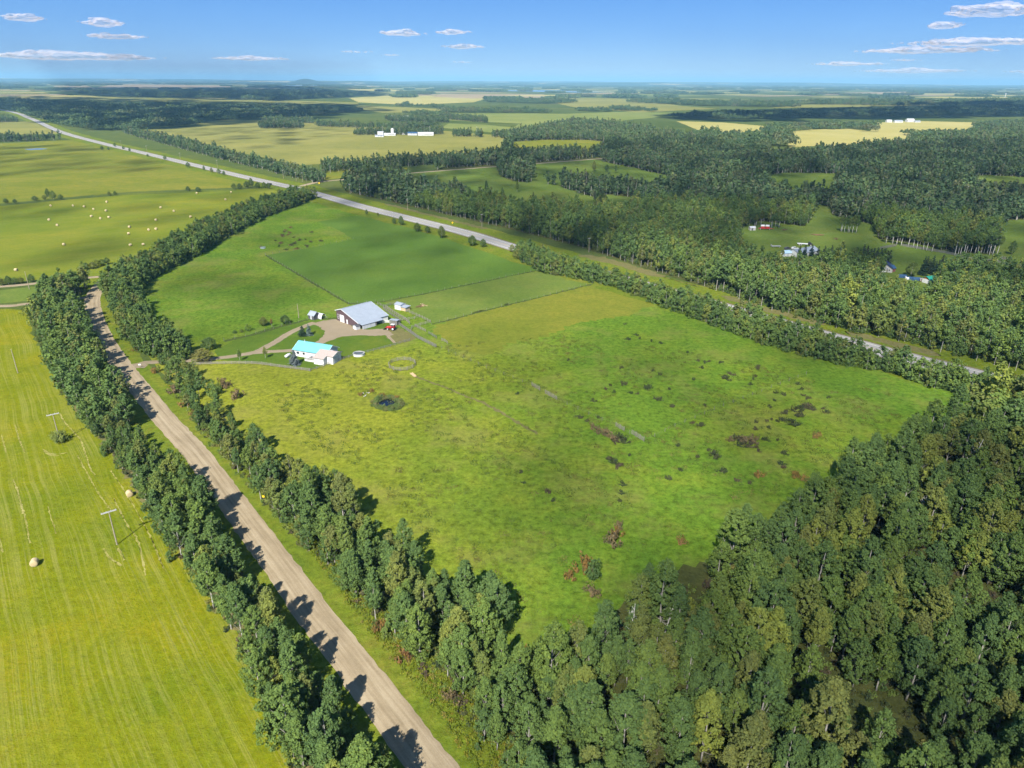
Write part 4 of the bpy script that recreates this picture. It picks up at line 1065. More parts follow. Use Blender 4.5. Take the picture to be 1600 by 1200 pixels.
for k in range(4): MB().box(19.255, 19.28, -1.75, 1.95, 0.2 + k * 0.58, 0.70 + k * 0.58).build('door_panel', M_grey, gd2)
window(house, M_whitetrim, 'y', 19.2, 0.7, 2.85, 0.5, 0.5, 1)
def place(name, label, cat, base, rz=0.0, group=None): 
    r = empty(name, (base[0], base[1], 0), rz); tag(r, label, cat, group); return r
def hloc(x, y): return hl + ha * x + hn * y
# patio table set on the deck
t = empty('patio_table', (*hloc(9.3, -1.6), 0.72), yaw_of(ha)); tag(t, 'dark patio table on the deck of the white house', 'table')
MB().box(-0.9, 0.9, -0.5, 0.5, 0.68, 0.73).build('table_top', M_dgrey, t)
for sx in (-.8, .8):
    for sy in (-.4, .4): MB().box(sx - .03, sx + .03, sy - .03, sy + .03, 0, .68).build('leg', M_dgrey, t)
t = empty('barbecue', (*hloc(11.2, -2.4), 0.72), yaw_of(ha)); tag(t, 'black barbecue at the deck corner by the garage wing', 'barbecue')
MB().box(-.5, .5, -.3, .3, .35, .85).build('body', M_black, t); MB().prism([(-.3, .85), (.3, .85), (.2, 1.1), (-.2, 1.1)], -.5, .5).build('lid', M_dgrey, t)
for sx in (-.42, .42): MB().box(sx - .04, sx + .04, -.25, .25, 0, .35).build('leg', M_black, t)
# propane tank / dome at the house's left end
t = place('propane_tank', 'white propane tank on the lawn at the left end of the house', 'tank', P(450, 558).xy, yaw_of(hn))
MB().tube([(-1.5, 0, .75), (-1.3, 0, .75), (1.3, 0, .75), (1.5, 0, .75)], [.28, .55, .55, .28], 14).build('body', M_white, t, True)
for sx in (-.8, .8): MB().box(sx - .1, sx + .1, -.35, .35, 0, .35).build('foot', M_grey, t)
MB().tube([(0, 0, 1.28), (0, 0, 1.5)], .16, 8).build('dome', M_grey, t)
# pool
t = place('swimming_pool', 'round above-ground pool on the lawn right of the white house', 'pool', P(560.5, 555).xy)
n = 28; R0, R1 = 2.15, 2.05
pw = MB(); ring = lambda r, z: [(r * math.cos(2 * math.pi * k / n), r * math.sin(2 * math.pi * k / n), z) for k in range(n)]
pw.add(ring(R0, 0) + ring(R0, .95) + ring(R1, .95) + ring(R1, 0), [(a * n + k, a * n + (k + 1) % n, ((a + 1) % 4) * n + (k + 1) % n, ((a + 1) % 4) * n + k) for a in range(4) for k in range(n)])
pw.build('wall', M_whitetrim, t)
rm = MB(); rm.add(ring(2.28, .95) + ring(2.28, 1.02) + ring(1.98, 1.02) + ring(1.98, .95), [(a * n + k, a * n + (k + 1) % n, ((a + 1) % 4) * n + (k + 1) % n, ((a + 1) % 4) * n + k) for a in range(4) for k in range(n)])
rm.build('rim', M_cross, t)
wt = MB(); wt.add(ring(2.04, 0.8), [tuple(range(n))]); wt.build('water', M_poolwater, t)
ld = MB().bar((2.35, -.25, 0), (2.2, -.25, 1.7), .05).bar((2.35, .25, 0), (2.2, .25, 1.7), .05)
for k in range(4): ld.bar((2.34 - .03 * k, -.25, .3 + .3 * k), (2.34 - .03 * k, .25, .3 + .3 * k), .04)
ld.build('ladder', M_grey, t)

# ---- the barn
bs_ = Vector((0.68, 0.733)); bs_.normalize()
bfl = Vector((-66.9, 294.6))
barn = gable('barn', 'large dark brown barn with a wide galvanised roof and white doors', 'barn', bfl, yaw_of(bs_), 15.8, 16.6, 2.35, 3.7, M_brown, M_tin, 0.4, 0.74, 4.7,
             doors=[('left', 12.4, 3.2, 3.3, M_whitetrim), ('left', 8.6, 0.95, 2.05, M_whitetrim)], wins=[('left', 15.3, 1.0, 0.9, 1.0), ('left', 15.3, 2.6, 0.7, 0.6)], trim=M_whitetrim)
MB().box(11.2, 15.82, -0.06, 0.0, 0.0, 2.3).build('wall', M_white, barn)
MB().box(12.4, 12.5, -0.12, -0.06, 0.2, 2.2).box(14.6, 14.7, -0.12, -0.06, 0.2, 2.2).build('wall_batten', M_grey, barn)
lt = MB(); lt.prism([(-2.9, 1.98), (0.1, 2.42), (0.1, 2.52), (-2.9, 2.08)], -0.3, 11.4); lto = lt.build('lean_to_roof', M_tin, barn)
rr = MB()
for k in range(1, 13): rr.bar((-.3 + 11.7 * k / 13, -2.9, 2.1), (-.3 + 11.7 * k / 13, .05, 2.54), .06, .06)
rr.build('roof_rib', M_tin, lto)
for x in (0.1, 3.8, 7.4, 11.1): MB().box(x - .08, x + .08, -2.7, -2.54, -.1, 2.0).build('post', M_wood, barn)
MB().box(-.02, 6.9, -2.72, -2.64, 0.1, 1.75).build('lean_to_wall', M_grey, barn)
for x in (0.9, 2.6, 4.3, 6.0): MB().box(x - .06, x + .06, -2.76, -2.72, .1, 1.75).build('wall_batten', M_tin, barn)
# small bin by the barn corner
def bloc(x, y): return bfl + bs_ * x + Vector((-bs_.y, bs_.x)) * y
t = gable('well_house', 'little grey-white lean shed at the near corner of the barn', 'shed', bloc(-2.2, -1.3), yaw_of(bs_), 2.0, 2.6, 1.5, .5, M_grey, M_dgrey, .12, .5, doors=[('left', 1.3, .7, 1.3, M_whitetrim)])
# sheds behind the yard
gable('garden_shed', 'dark garden shed with pale tin roof left of the barn', 'shed', P(482, 498).xy, -0.55, 3.6, 3.4, 1.9, 1.3, M_dgrey, M_tin, .25, doors=[('front', 1.8, .9, 1.8, M_grey)], wins=[('left', 1.7, .9, .6, .6)])
t = place('hoop_shed', 'small white hooped shelter beside the dark garden shed', 'shelter', P(502, 497).xy, -0.55)
for k in range(6):
    x = -1.6 + k * .64
    MB().tube([(x, 1.5 * math.cos(a), 2.3 * math.sin(a)) for a in np.linspace(0, math.pi, 13)], .05, 6).build('hoop', M_whitetrim, t)
cv = MB(); cv.add([(x, 1.46 * math.cos(a), 2.25 * math.sin(a)) for x in (-1.6, 1.6) for a in np.linspace(0.5, math.pi, 11)], [(k, k + 1, k + 12, k + 11) for k in range(10)]); cv.build('cover', M_grey, t)
# white shed behind the corrals: tall and low part
s1 = gable('calf_shed', 'white shed with a lower tan annex behind the corrals', 'shed', P(617, 483).xy, yaw_of((.82, -.55)), 3.6, 3.6, 2.4, .6, M_white, M_tin, .25, .5, doors=[('front', 1.2, .9, 1.9, M_grey)])
MB().prism([(0.1, -.1), (3.3, -.1), (3.3, 1.9), (0.1, 1.65)], 3.6, 6.6).build('annex', M_tanwood, s1)
MB().prism([(-0.2, 1.68), (3.6, 1.96), (3.6, 2.06), (-0.2, 1.78)], 3.62, 6.9).build('annex_roof', M_tin, s1)

# ---- tractor
def wheel(parent, x, y, r, w):
    tb = MB(); k = 18; prof = [(r * .55, -w / 2), (r * .9, -w / 2), (r, -w * .3), (r, w * .3), (r * .9, w / 2), (r * .55, w / 2)]
    vs = []; fs = []
    for a in range(k):
        an = 2 * math.pi * a / k
        for (rr_, ww) in prof: vs.append((x + rr_ * math.cos(an), y + ww, r + rr_ * math.sin(an)))
    for a in range(k):
        for j in range(6): fs.append((a * 6 + j, a * 6 + (j + 1) % 6, ((a + 1) % k) * 6 + (j + 1) % 6, ((a + 1) % k) * 6 + j))
    tb.add(vs, fs); wo = empty('wheel', (0, 0, 0)); wo.parent = parent
    tb.build('tyre', M_black, wo)
    MB().tube([(x, y - w * .3, r), (x, y + w * .3, r)], r * .56, 12).build('rim', M_whitetrim, wo)
t = place('tractor', 'red farm tractor with front loader parked by the corral chute', 'tractor', P(612.5, 515.5).xy, math.pi - .25)
MB().prism([(0.2, .75), (2.3, .75), (2.3, 1.35), (2.1, 1.55), (0.2, 1.65)], -.38, .38, 'y').build('hood', M_red, t)
MB().box(-1.2, .2, -.45, .45, .7, 1.25).build('body', M_red, t)
cb = MB()
for sx in (-1.15, .15):
    for sy in (-.55, .55): cb.box(sx - .05, sx + .05, sy - .05, sy + .05, 1.2, 2.5)
cab = cb.build('cab_frame', M_red, t); MB().box(-1.1, .1, -.52, .52, 1.3, 2.45).build('glass', M_glass, cab); MB().box(-1.35, .35, -.7, .7, 2.5, 2.62).build('cab_roof', M_whitetrim, cab)
for sy in (-1, 1):
    wheel(t, -.75, sy * .85, .8, .5); wheel(t, 1.75, sy * .72, .5, .3)
    MB().box(-1.6, .05, sy * .85 - .3, sy * .85 + .3, 1.62, 1.7).build('fender', M_red, t)
    MB().bar((.1, sy * .6, 1.5), (2.9, sy * .6, .9), .12, .16).build('loader_arm', M_red, t)
MB().prism([(2.9, .15), (3.75, .15), (3.8, .25), (3.1, .4), (2.95, 1.0), (2.85, 1.0)], -1.0, 1.0, 'y').build('bucket', M_black, t)
MB().tube([(1.5, .2, 1.55), (1.5, .2, 2.4)], .05, 6).build('exhaust', M_dgrey, t)

# ---- fences
FENCE_N = {}
def fence(name, label, pts, post_sp, post_h, rails, rail_w, mt, pw_=0.14, group=None, closed=False, thick=0.05, cat='fence'):
    """post and rail fence; posts and rails are parts"""
    pts = [Vector(p) for p in pts]
    if closed: pts = pts + [pts[0]]
    root = empty(name, (pts[0].x, pts[0].y, 0)); tag(root, label, cat, group)
    o0 = pts[0]
    pm = MB().box(-pw_ / 2, pw_ / 2, -pw_ / 2, pw_ / 2, -.1, post_h).mesh('post'); pm.materials.append(mt)
    posts = []
    for a, b in zip(pts[:-1], pts[1:]):
        L = (b - a).length; k = max(1, round(L / post_sp))
        for j in range(k): posts.append(a.lerp(b, j / k))
    if not closed: posts.append(pts[-1])
    for p in posts:
        q = link_mesh('post', pm, root, (p.x - o0.x, p.y - o0.y, 0)); q.scale = (1, 1, random.uniform(.94, 1.06)); q.rotation_euler = (random.gauss(0, .02), random.gauss(0, .02), random.uniform(0, 1))
    seq = list(zip(posts, posts[1:] + posts[:1])) if closed else list(zip(posts[:-1], posts[1:]))
    rm_ = MB().box(0, 1, -thick / 2, thick / 2, -.5, .5).mesh('rail'); rm_.materials.append(mt)
    for a, b in seq:
        for z in rails:
            q = link_mesh('rail', rm_, root, (a.x - o0.x, a.y - o0.y, z + random.gauss(0, .02)))
            q.scale = ((b - a).length, 1, rail_w); q.rotation_euler = (0, 0, yaw_of(b - a))
    return root
def wire_fence(name, label, pts, post_sp, post_h, group=None, mt=None):
    pts = [Vector(p) for p in pts]; mt = mt or M_wood2
    root = empty(name, (pts[0].x, pts[0].y, 0)); tag(root, label, 'fence', group); o0 = pts[0]
    pm = MB().tube([(0, 0, -.1), (0, 0, post_h)], [.075, .06], 6).mesh('post'); pm.materials.append(mt)
    posts = []
    for a, b in zip(pts[:-1], pts[1:]):
        k = max(1, round((b - a).length / post_sp))
        for j in range(k): posts.append(a.lerp(b, j / k))
    posts.append(pts[-1])
    for p in posts:
        q = link_mesh('post', pm, root, (p.x - o0.x, p.y - o0.y, 0)); q.scale = (1, 1, random.uniform(.9, 1.1)); q.rotation_euler = (random.gauss(0, .04), random.gauss(0, .04), 0)
    for z in (.45, .8, 1.12):
        mb = MB()
        for a, b in zip(posts[:-1], posts[1:]): mb.bar((a.x - o0.x, a.y - o0.y, z), (b.x - o0.x, b.y - o0.y, z), .008)
        mb.build('wire', M_wood2, root)
    return root
fence('board_fence', 'weathered board fence curving along the front of the farmyard lawn', smooth_poly(W([(290, 571), (330, 569.5), (394, 568.8), (437, 574), (484, 580)]), 3, False), 2.9, 1.25, (.35, .7, 1.05), .16, M_wood)
fence('rail_fence', 'grey rail fence from the garage wing corner past the pool', W([(485, 580), (505, 573.5), (545, 559), (575, 551), (610, 542), (640, 533)]), 2.6, 1.2, (.5, 1.0), .14, M_wood2)
corral = 'corral fences beside the barn'
z3 = lambda x, y: (590 + x / 12.0, 460 + y / 12.0)
def Z3(*q): return W([z3(*a) for a in q])
fence('corral_fence', 'dark solid plank corral fence running from the chute down to the pasture', Z3((390, 570), (620, 730), (760, 830), (900, 900), (1100, 1000)), 2.4, 1.6, (.25, .55, .85, 1.15, 1.45), .17, M_wood2, .16, corral)
fence('corral_fence', 'corral fence between the white shed and the golden pasture corner', Z3((450, 290), (600, 350), (790, 430), (990, 530)), 2.4, 1.5, (.4, .8, 1.2), .11, M_wood, .16, corral)
fence('corral_fence', 'corral fence bounding the gold pasture side of the pens', Z3((990, 530), (800, 585), (640, 640), (620, 720)), 2.4, 1.4, (.4, .8, 1.2), .11, M_wood, .16, corral)
fence('corral_fence', 'middle corral rail fence between the two grassy pens', Z3((790, 430), (690, 460), (590, 480), (430, 500)), 2.4, 1.4, (.4, .8, 1.2), .1, M_wood, .2, corral)
fence('corral_fence', 'corral alley fence behind the right end of the barn', Z3((110, 270), (200, 350), (300, 420), (400, 490), (420, 540)), 2.2, 1.5, (.35, .7, 1.05, 1.4), .11, M_wood2, .2, corral)
fence('corral_fence', 'second alley fence, parallel to the barn-end one', Z3((150, 250), (280, 340), (400, 420), (520, 480), (600, 560)), 2.2, 1.5, (.35, .7, 1.05, 1.4), .11, M_wood, .2, corral)
fence('corral_fence', 'corral fence along the top of the pens from barn to white shed', Z3((0, 190), (120, 240), (240, 205), (340, 190)), 2.4, 1.4, (.4, .8, 1.2), .1, M_wood2, .2, corral)
fence('panel_fence', 'long rail panel standing right of the corrals', Z3((700, 600), (800, 655), (900, 700)), 2.4, 1.3, (.3, .6, .9, 1.2), .1, M_wood, .12, 'loose panels by the corrals')
fence('panel_fence', 'rail panel in the golden grass below the long panel', Z3((960, 740), (1030, 780), (1105, 830)), 2.4, 1.3, (.3, .6, .9, 1.2), .1, M_wood2, .12, 'loose panels by the corrals')
fence('panel_fence', 'lowest rail panel at the end of the corral fence', Z3((1200, 870), (1260, 890), (1310, 930)), 2.4, 1.3, (.3, .6, .9, 1.2), .1, M_wood, .12, 'loose panels by the corrals')
fence('white_gate', 'long white pipe gate between barn lean-to and chute', Z3((-20, 535), (110, 537), (240, 540)), 4.0, 1.3, (.3, .55, .8, 1.05, 1.28), .12, M_whitetrim, .12, cat='gate')
t = place('loading_chute', 'grey plank loading chute behind the red tractor', 'chute', P(*z3(320, 565)).xy, -.35)
for sy in (-1.0, 1.0):
    for k in range(6): MB().box(-1.9, 1.9, sy - .03, sy + .03, .15 + k * .33, .43 + k * .33).build('plank', M_wood2, t)
    for sx in (-1.8, 0, 1.8): MB().box(sx - .07, sx + .07, sy * 1.08 - .07, sy * 1.08 + .07, -.1, 2.2).build('post', M_wood, t)
MB().box(-2.0, 2.0, -1.2, 1.2, 2.22, 2.3).build('roof', M_tin, t)
# round pen
pc = P(628.5, 571).xy
pen = [pc + Vector((5.1 * math.cos(a), 5.6 * math.sin(a))) for a in np.linspace(0, 2 * math.pi, 13)[:-1]]
fence('round_pen', 'round wooden rail pen in the pasture above the pond', pen, 2.7, 1.5, (.3, .65, 1.0, 1.35), .11, M_wood, .16, closed=True, cat='pen')
# loose pieces of windbreak in the middle of the pasture
for lab, a, b in [('first pale windbreak panel of the pasture fence line, nearest the golden grass', (831, 603), (843, 610)), ('second windbreak panel of the pasture fence line', (852, 615), (870, 625)), ('third windbreak panel, beside the brown willow clump', (962, 666), (975, 674)), ('last windbreak panel of the pasture fence line, nearest the camera', (987, 678), (1006, 690))]:
    fence('windbreak_panel', lab, W([a, b]), 2.2, 1.6, (.2, .5, .8, 1.1, 1.4), .1, M_wood, .12, 'windbreak panels in the pasture')
# wire fences
wf = 'post and wire fences round the pastures'
wire_fence('wire_fence', 'post and wire fence between rough grass and the dark green pasture', W([(545, 475), (480, 437), (415, 399)]), 4.5, 1.3, wf)
wire_fence('wire_fence', 'post and wire fence along the far end of the dark green pasture', W([(415, 399), (480, 388), (552, 374)]), 4.5, 1.3, wf)
wire_fence('wire_fence', 'post and wire fence between dark green and grazed pastures', W([(545, 475), (600, 471), (660, 460), (770, 437), (848, 421)]), 4.5, 1.3, wf)
wire_fence('wire_fence', 'post and wire fence above the golden pasture', W([(674, 507), (760, 485), (850, 463), (925, 444)]), 4.5, 1.3, wf)
wire_fence('wire_fence', 'post and wire fence down the middle of the pasture with windbreak panels', W([(690, 545), (760, 575), (831, 603), (870, 625), (920, 648), (962, 666), (1006, 690)]), 5.0, 1.3, wf)
wire_fence('wire_fence', 'post and wire fence crossing the shrubby pasture towards the highway hedge', W([(1006, 690), (1070, 660), (1130, 635), (1190, 612), (1260, 585)]), 5.0, 1.3, wf)
wire_fence('wire_fence', 'post and wire fence behind the farmyard lawn', W([(350, 533), (400, 522), (440, 510), (480, 500), (528, 497)]), 4.0, 1.3, wf)
for q, w in (([(545, 475), (480, 437), (415, 399)], 1.3), ([(545, 475), (600, 471), (660, 460), (770, 437), (848, 421)], 1.5), ([(674, 507), (760, 485), (850, 463), (925, 444)], 1.2), ([(350, 533), (400, 522), (440, 510), (480, 500), (528, 497)], 2.2), ([(0, 320), (100, 312), (200, 304), (370, 297)], 3.0)):
    ribbon('rough_grass_strip', W(q), w, 0.034, M_hedge, jit=.35, step=1.2)

# ---- utility poles
pole_me = {}
def pole(px, py, h, label, arm=2.4, kind='T', arms=1, yaw=0.0, grp='utility poles'):
    b = P(px, py).xy
    r = place('utility_pole', label, 'pole', b, yaw, grp)
    MB().tube([(0, 0, -.2), (0, 0, h)], [.17, .11], 8).build('shaft', M_steel, r)
    if kind == 'T':
        for a in range(arms):
            z = h - .25 - a * .7
            ca = MB().box(-arm / 2, arm / 2, -.12, -.0, z - .09, z + .09).box(-arm / 2, arm / 2, .0 + .13, .25, z - .09, z + .09).build('crossarm', M_cross, r)
            for sx in (-.46, -.15, .15, .46): MB().tube([(sx * arm, .06, z + .09), (sx * arm, .06, z + .34)], [.05, .035], 6).build('insulator', M_whitetrim, ca)
    else:
        MB().tube([(0, 0, h), (0, 0, h + .3)], [.05, .03], 6).build('insulator', M_whitetrim, r)
    return b
ry = ROAD_ANG + math.pi / 2
p1 = pole(183, 851, 9.2, 'tall crossarm pole standing alone in the near hay field', 3.2, yaw=ry, grp='poles across the hay field')
p2 = pole(94, 690, 9.2, 'crossarm pole rising from the round bush in the hay field', 3.2, yaw=ry, grp='poles across the hay field')
p3 = pole(28, 583, 9.2, 'bare wooden pole at the left edge of the hay field', 2.0, 'I', grp='poles across the hay field')
p4 = pole(46, 452, 9.0, 'thin pole beside the pale lane at the left edge', 1.6, 'I', grp='poles across the hay field')
pole(467, 497, 6.5, 'yard light pole behind the dark garden shed', 1.0, 'I')
d_ = (p1 - p2).normalized(); p0 = p1 + (p1 - p2)
wr_ = empty('power_line', (p2.x, p2.y, 0)); tag(wr_, 'pair of thin power lines strung over the hay field poles', 'wire')
for off in (-1.45, 1.45):
    nrm_ = Vector((-d_.y, d_.x)) * off
    for A, B in ((p2, p1), (p1, p0)):
        pts = []
        for k in range(13):
            tt = k / 12; q = A.lerp(B, tt) + nrm_ - p2
            pts.append((q.x, q.y, 9.35 - 1.2 * 4 * tt * (1 - tt)))
        MB().tube(pts, .011, 4, False).build('cable', M_dgrey, wr_)
for px, py, h in [(547, 303, 9), (637, 328, 9), (753, 354, 9), (920, 394, 9), (1164, 457, 10), (340, 262, 9), (443, 279, 9), (463, 283, 9), (473, 284, 9.5), (282, 250, 9), (230, 238, 9), (190, 229, 9)]:
    pole(px, py, h, 'slim wooden pole on the far verge of the highway', 2.0, 'T', 1, ry, 'poles along the far verge of the highway')

# ---- hay bales
def bale_mesh():
    mb = MB(); n = 22; R = .8; L = 1.45
    prof = [(0, -L / 2 - .03), (.35, -L / 2 - .02), (.72, -L / 2), (.8, -L / 2 + .07), (.81, -L * .25), (.8, 0), (.81, L * .25), (.8, L / 2 - .07), (.72, L / 2), (.35, L / 2 + .02), (0, L / 2 + .03)]
    vs = []; fs = []; k = len(prof)
    for a in range(n):
        an = 2 * math.pi * a / n
        for r, x in prof:
            rr_ = r * (1 + .02 * math.sin(an * 5 + x * 3)); z = R + rr_ * math.sin(an)
            vs.append((x, rr_ * math.cos(an), max(0.0, z - .03)))
    for a in range(n):
        for j in range(k - 1): fs.append((a * k + j, a * k + j + 1, ((a + 1) % n) * k + j + 1, ((a + 1) % n) * k + j))
    mb.add(vs, fs); me = mb.mesh('hay_bale'); me.materials.append(M_straw); me.polygons.foreach_set('use_smooth', [True] * len(me.polygons)); return me
BM_ = bale_mesh()
bales = [((203, 775), 'round straw bale nearest the tree row in the near hay field', 2.2), ((55, 883), 'round straw bale with a dropped twine strip, lowest at the left', 1.9)]
z1 = lambda x, y: (x / 4.0, 150 + y / 4.0)
far_b = [(318, 690), (457, 690), (527, 696), (585, 712), (664, 722), (668, 666), (572, 757), (628, 770), (682, 763), (307, 778), (358, 812), (810, 824), (804, 866), (930, 842), (976, 836), (976, 780), (1005, 702), (1087, 724), (1192, 760), (1230, 612), (1445, 606), (1410, 652), (400, 934), (816, 938), (896, 934), (102, 1094)]
for i, (x, y) in enumerate(far_b):
    zone = 'along the far fence' if y < 670 else ('in the upper left cluster' if x < 700 and y < 730 else ('in the middle left' if x < 700 and y < 900 else ('nearest the lane at the left edge' if y > 1000 else ('beside the dark hedge' if y > 900 else 'in the right half'))))
    if y > 900 and x < 500: zone = 'alone in the bright patch'
    bales.append((z1(x, y), 'round bale on the upper left hay field, ' + zone, random.uniform(0, 3.1)))
for (q, lab, yw) in bales:
    o = link_mesh('hay_bale', BM_, None, (*P(*q).xy, 0)); o.rotation_euler = (0, 0, yw); s = 1.0; o.scale = (s, s, s)
    tag(o, lab, 'hay bale', 'round bales ' + lab.split(', ')[-1])

# ---- shrubs, yard trees, single trees
def bush_mesh(seed, mt, R=1.0, H=1.0, nt_=16, per=34, size=.17, tr=.36):
    p, n, t, c = crown_points(seed, H, .05, R, nt_, per, tr, up=.7, spread=.8)
    p[:, 2] = np.maximum(p[:, 2], 0.02)
    mb = MB()
    for k in range(5):
        q = c[k % len(c)]; mb.tube([(q[0] * .1, q[1] * .1, -.05), tuple(q)], [.03, .01], 3, False)
    return leaf_mesh('shrub', p, n, size, t, mt, (mb.v, mb.f, M_barkdark))
B_shrub = [bush_mesh(800 + i, M_shrub) for i in range(4)]
B_rust = [bush_mesh(810 + i, M_rust) for i in range(3)]
B_tan = [bush_mesh(820 + i, M_tan) for i in range(2)]
B_willow = [bush_mesh(830 + i, M_willow, 1, 1.15, 34, 60, .12, .32) for i in range(3)]
B_reed = [bush_mesh(835 + i, M_reed, 1, 1, 20, 40, .24, .45) for i in range(3)]
B_green = [bush_mesh(840 + i, M_aspen, 1, 1.2, 24, 40, .15, .34) for i in range(3)]
def bush(px, py, w, h, meshes, label, grp=None, name='shrub', cat='shrub'):
    p = P(px, py).xy
    o = link_mesh(name, random.choice(meshes), None, (p.x, p.y, 0)); o.scale = (w / 2, w / 2 * random.uniform(.85, 1.15), h); o.rotation_euler = (0, 0, random.uniform(0, 6.28))
    return tag(o, label, cat, grp)
z8b = lambda x, y: (800 + x / 3.2, 500 + y / 3.2)
g_ = 'shrubs scattered over the pasture'
for x, y in [(565, 22), (620, 78), (578, 100), (640, 95), (695, 108), (740, 118), (880, 165), (280, 203), (545, 240), (705, 258), (740, 275), (930, 205), (960, 215), (985, 210), (1045, 215), (950, 240), (490, 330), (510, 362), (470, 348), (590, 368), (630, 372), (785, 350), (805, 435), (960, 430), (405, 408), (335, 488), (375, 505), (435, 490), (910, 300), (1060, 295), (1090, 270), (1110, 275), (1215, 285), (1190, 322), (1205, 300), (1430, 325), (1445, 350), (1320, 365), (1355, 375), (1310, 405), (1285, 435), (1480, 395), (1460, 380), (1580, 388), (1555, 445), (1570, 462), (1370, 465), (1275, 508), (1300, 500), (1325, 510), (1220, 515), (1215, 545), (1285, 540), (830, 630), (985, 655), (930, 690), (1230, 660), (1270, 600), (1330, 605), (1365, 670), (1190, 820), (1130, 805), (590, 682), (840, 755), (785, 795), (550, 822), (545, 865), (540, 910), (60, 815), (40, 762), (175, 865), (205, 905), (1350, 720), (1360, 742), (30, 372), (950, 530), (905, 520)]:
    bush(*z8b(x, y), random.uniform(1.1, 2.4), random.uniform(.7, 1.3), B_shrub, 'low dark shrub scattered on the right half of the pasture', g_)
for x, y, w, h, lab in [(685, 345, 4, 1.8, 'larger rounded shrub in the middle of the right pasture'), (735, 400, 3, 1.4, 'rounded shrub below the larger one in the right pasture'), (560, 325, 2.4, 1.5, 'upright grey shrub left of the larger rounded one'), (1062, 295, 4, 1.4, 'dark rounded shrub right of the wire fence'), (1232, 245, 2.6, 1.9, 'grey dead-topped shrub near the highway hedge'), (1005, 682, 4, 1.9, 'grey-green shrub in the lower right pasture'), (1048, 762, 2.6, 1.7, 'rounded shrub left of the rusty one'), (945, 532, 2.8, 1.2, 'dark shrub beside the crossing wire fence')]:
    bush(*z8b(x, y), w, h, B_shrub, lab, 'larger pasture shrubs')
for x, y, w, h, lab in [(1235, 785, 3.4, 2.0, 'rust-brown shrub near the lower right wood edge'), (1415, 785, 3, 1.8, 'brown shrub against the lower right wood edge'), (1455, 800, 3, 1.8, 'reddish shrub right beside the wood edge'), (1520, 585, 3.2, 1.7, 'rusty shrub at the right end of the pasture')]:
    bush(*z8b(x, y), w, h, B_rust, lab, 'rusty pasture shrubs')
def clump(label, spots, meshes):
    for i, (x, y, w, h) in enumerate(spots):
        bush(*z8b(x, y), w, h, meshes, label, 'clump: ' + label)
clump('shrub of the brown willow clump beside the windbreak panels', [(400, 540, 3, 1.4), (440, 560, 4, 1.8), (475, 575, 4, 2), (505, 595, 3.4, 1.6)], B_tan + B_shrub)
clump('dark shrub at the lower end of the willow clump', [(535, 600, 4.4, 2.2), (560, 615, 3, 1.5), (520, 612, 3.2, 1.4)], B_shrub)
clump('brown shrub of the wide clump in the right pasture', [(1090, 600, 3, 1.3), (1125, 600, 3.4, 1.6), (1160, 610, 4.4, 2), (1200, 608, 4.4, 2.1), (1140, 630, 3.4, 1.5), (1185, 632, 3.6, 1.6)], B_tan + B_shrub)
clump('shrub of the long dark band at the right of the pasture', [(1370, 470, 3, 1.3), (1410, 455, 3.6, 1.6), (1445, 445, 3.2, 1.5), (1480, 440, 3.6, 1.7), (1440, 485, 3.4, 1.5), (1400, 520, 4.4, 1.8), (1350, 505, 3, 1.3), (1500, 445, 2.6, 1.3)], B_shrub)
clump('brown shrub of the narrow row trailing down the pasture', [(490, 700, 2.4, 1.2), (515, 715, 2.8, 1.3), (535, 735, 2.6, 1.2)], B_tan + B_shrub)
# rough corner in the upper pasture
for i in range(46):
    x, y = random.gauss(455, 28), random.gauss(375, 11)
    if in_poly(np.array([x]), np.array([y]), [(400, 392), (420, 372), (470, 345), (500, 350), (545, 372), (490, 385), (430, 396)])[0]:
        bush(x, y, random.uniform(1.6, 3.6), random.uniform(.7, 1.4), B_shrub + B_tan, 'low shrub in the rough corner above the dark green pasture', 'shrubs of the rough corner')
# bushes at the wood corner
for px, py, w, h, m_, lab in [(911, 893, 4.2, 4.6, B_rust, 'bright orange-red bush at the corner of the pasture'), (925, 902, 4.4, 4.0, B_green, 'dark green bush behind the orange-red one'), (890, 905, 3.0, 2.2, B_rust, 'low brown bush left of the orange-red one'), (958, 850, 4.6, 3.6, B_tan, 'tall tan bush standing alone above the wood corner'), (964, 838, 3, 2.6, B_rust, 'small rusty bush behind the tall tan one'), (966, 826, 2.4, 2.2, B_tan, 'topmost small bush of the tan group'), (925, 930, 3.6, 2.4, B_tan, 'brown bush below the orange-red one by the wood'), (890, 1012, 4.4, 2.8, B_rust, 'orange bush at the wood edge, right of the round aspens'), (815, 1040, 5.0, 3.0, B_rust, 'wide orange bush at the bottom corner of the pasture'), (800, 1052, 4.0, 2.8, B_rust, 'brown-orange bush left of the wide orange one'), (840, 1030, 3.6, 2.2, B_willow, 'pale green bush above the wide orange one'), (1065, 850, 2.6, 2.0, B_rust, 'small red bush at the wood edge by the pasture')]:
    bush(px, py, w, h, m_, lab, 'bushes at the pasture corner')
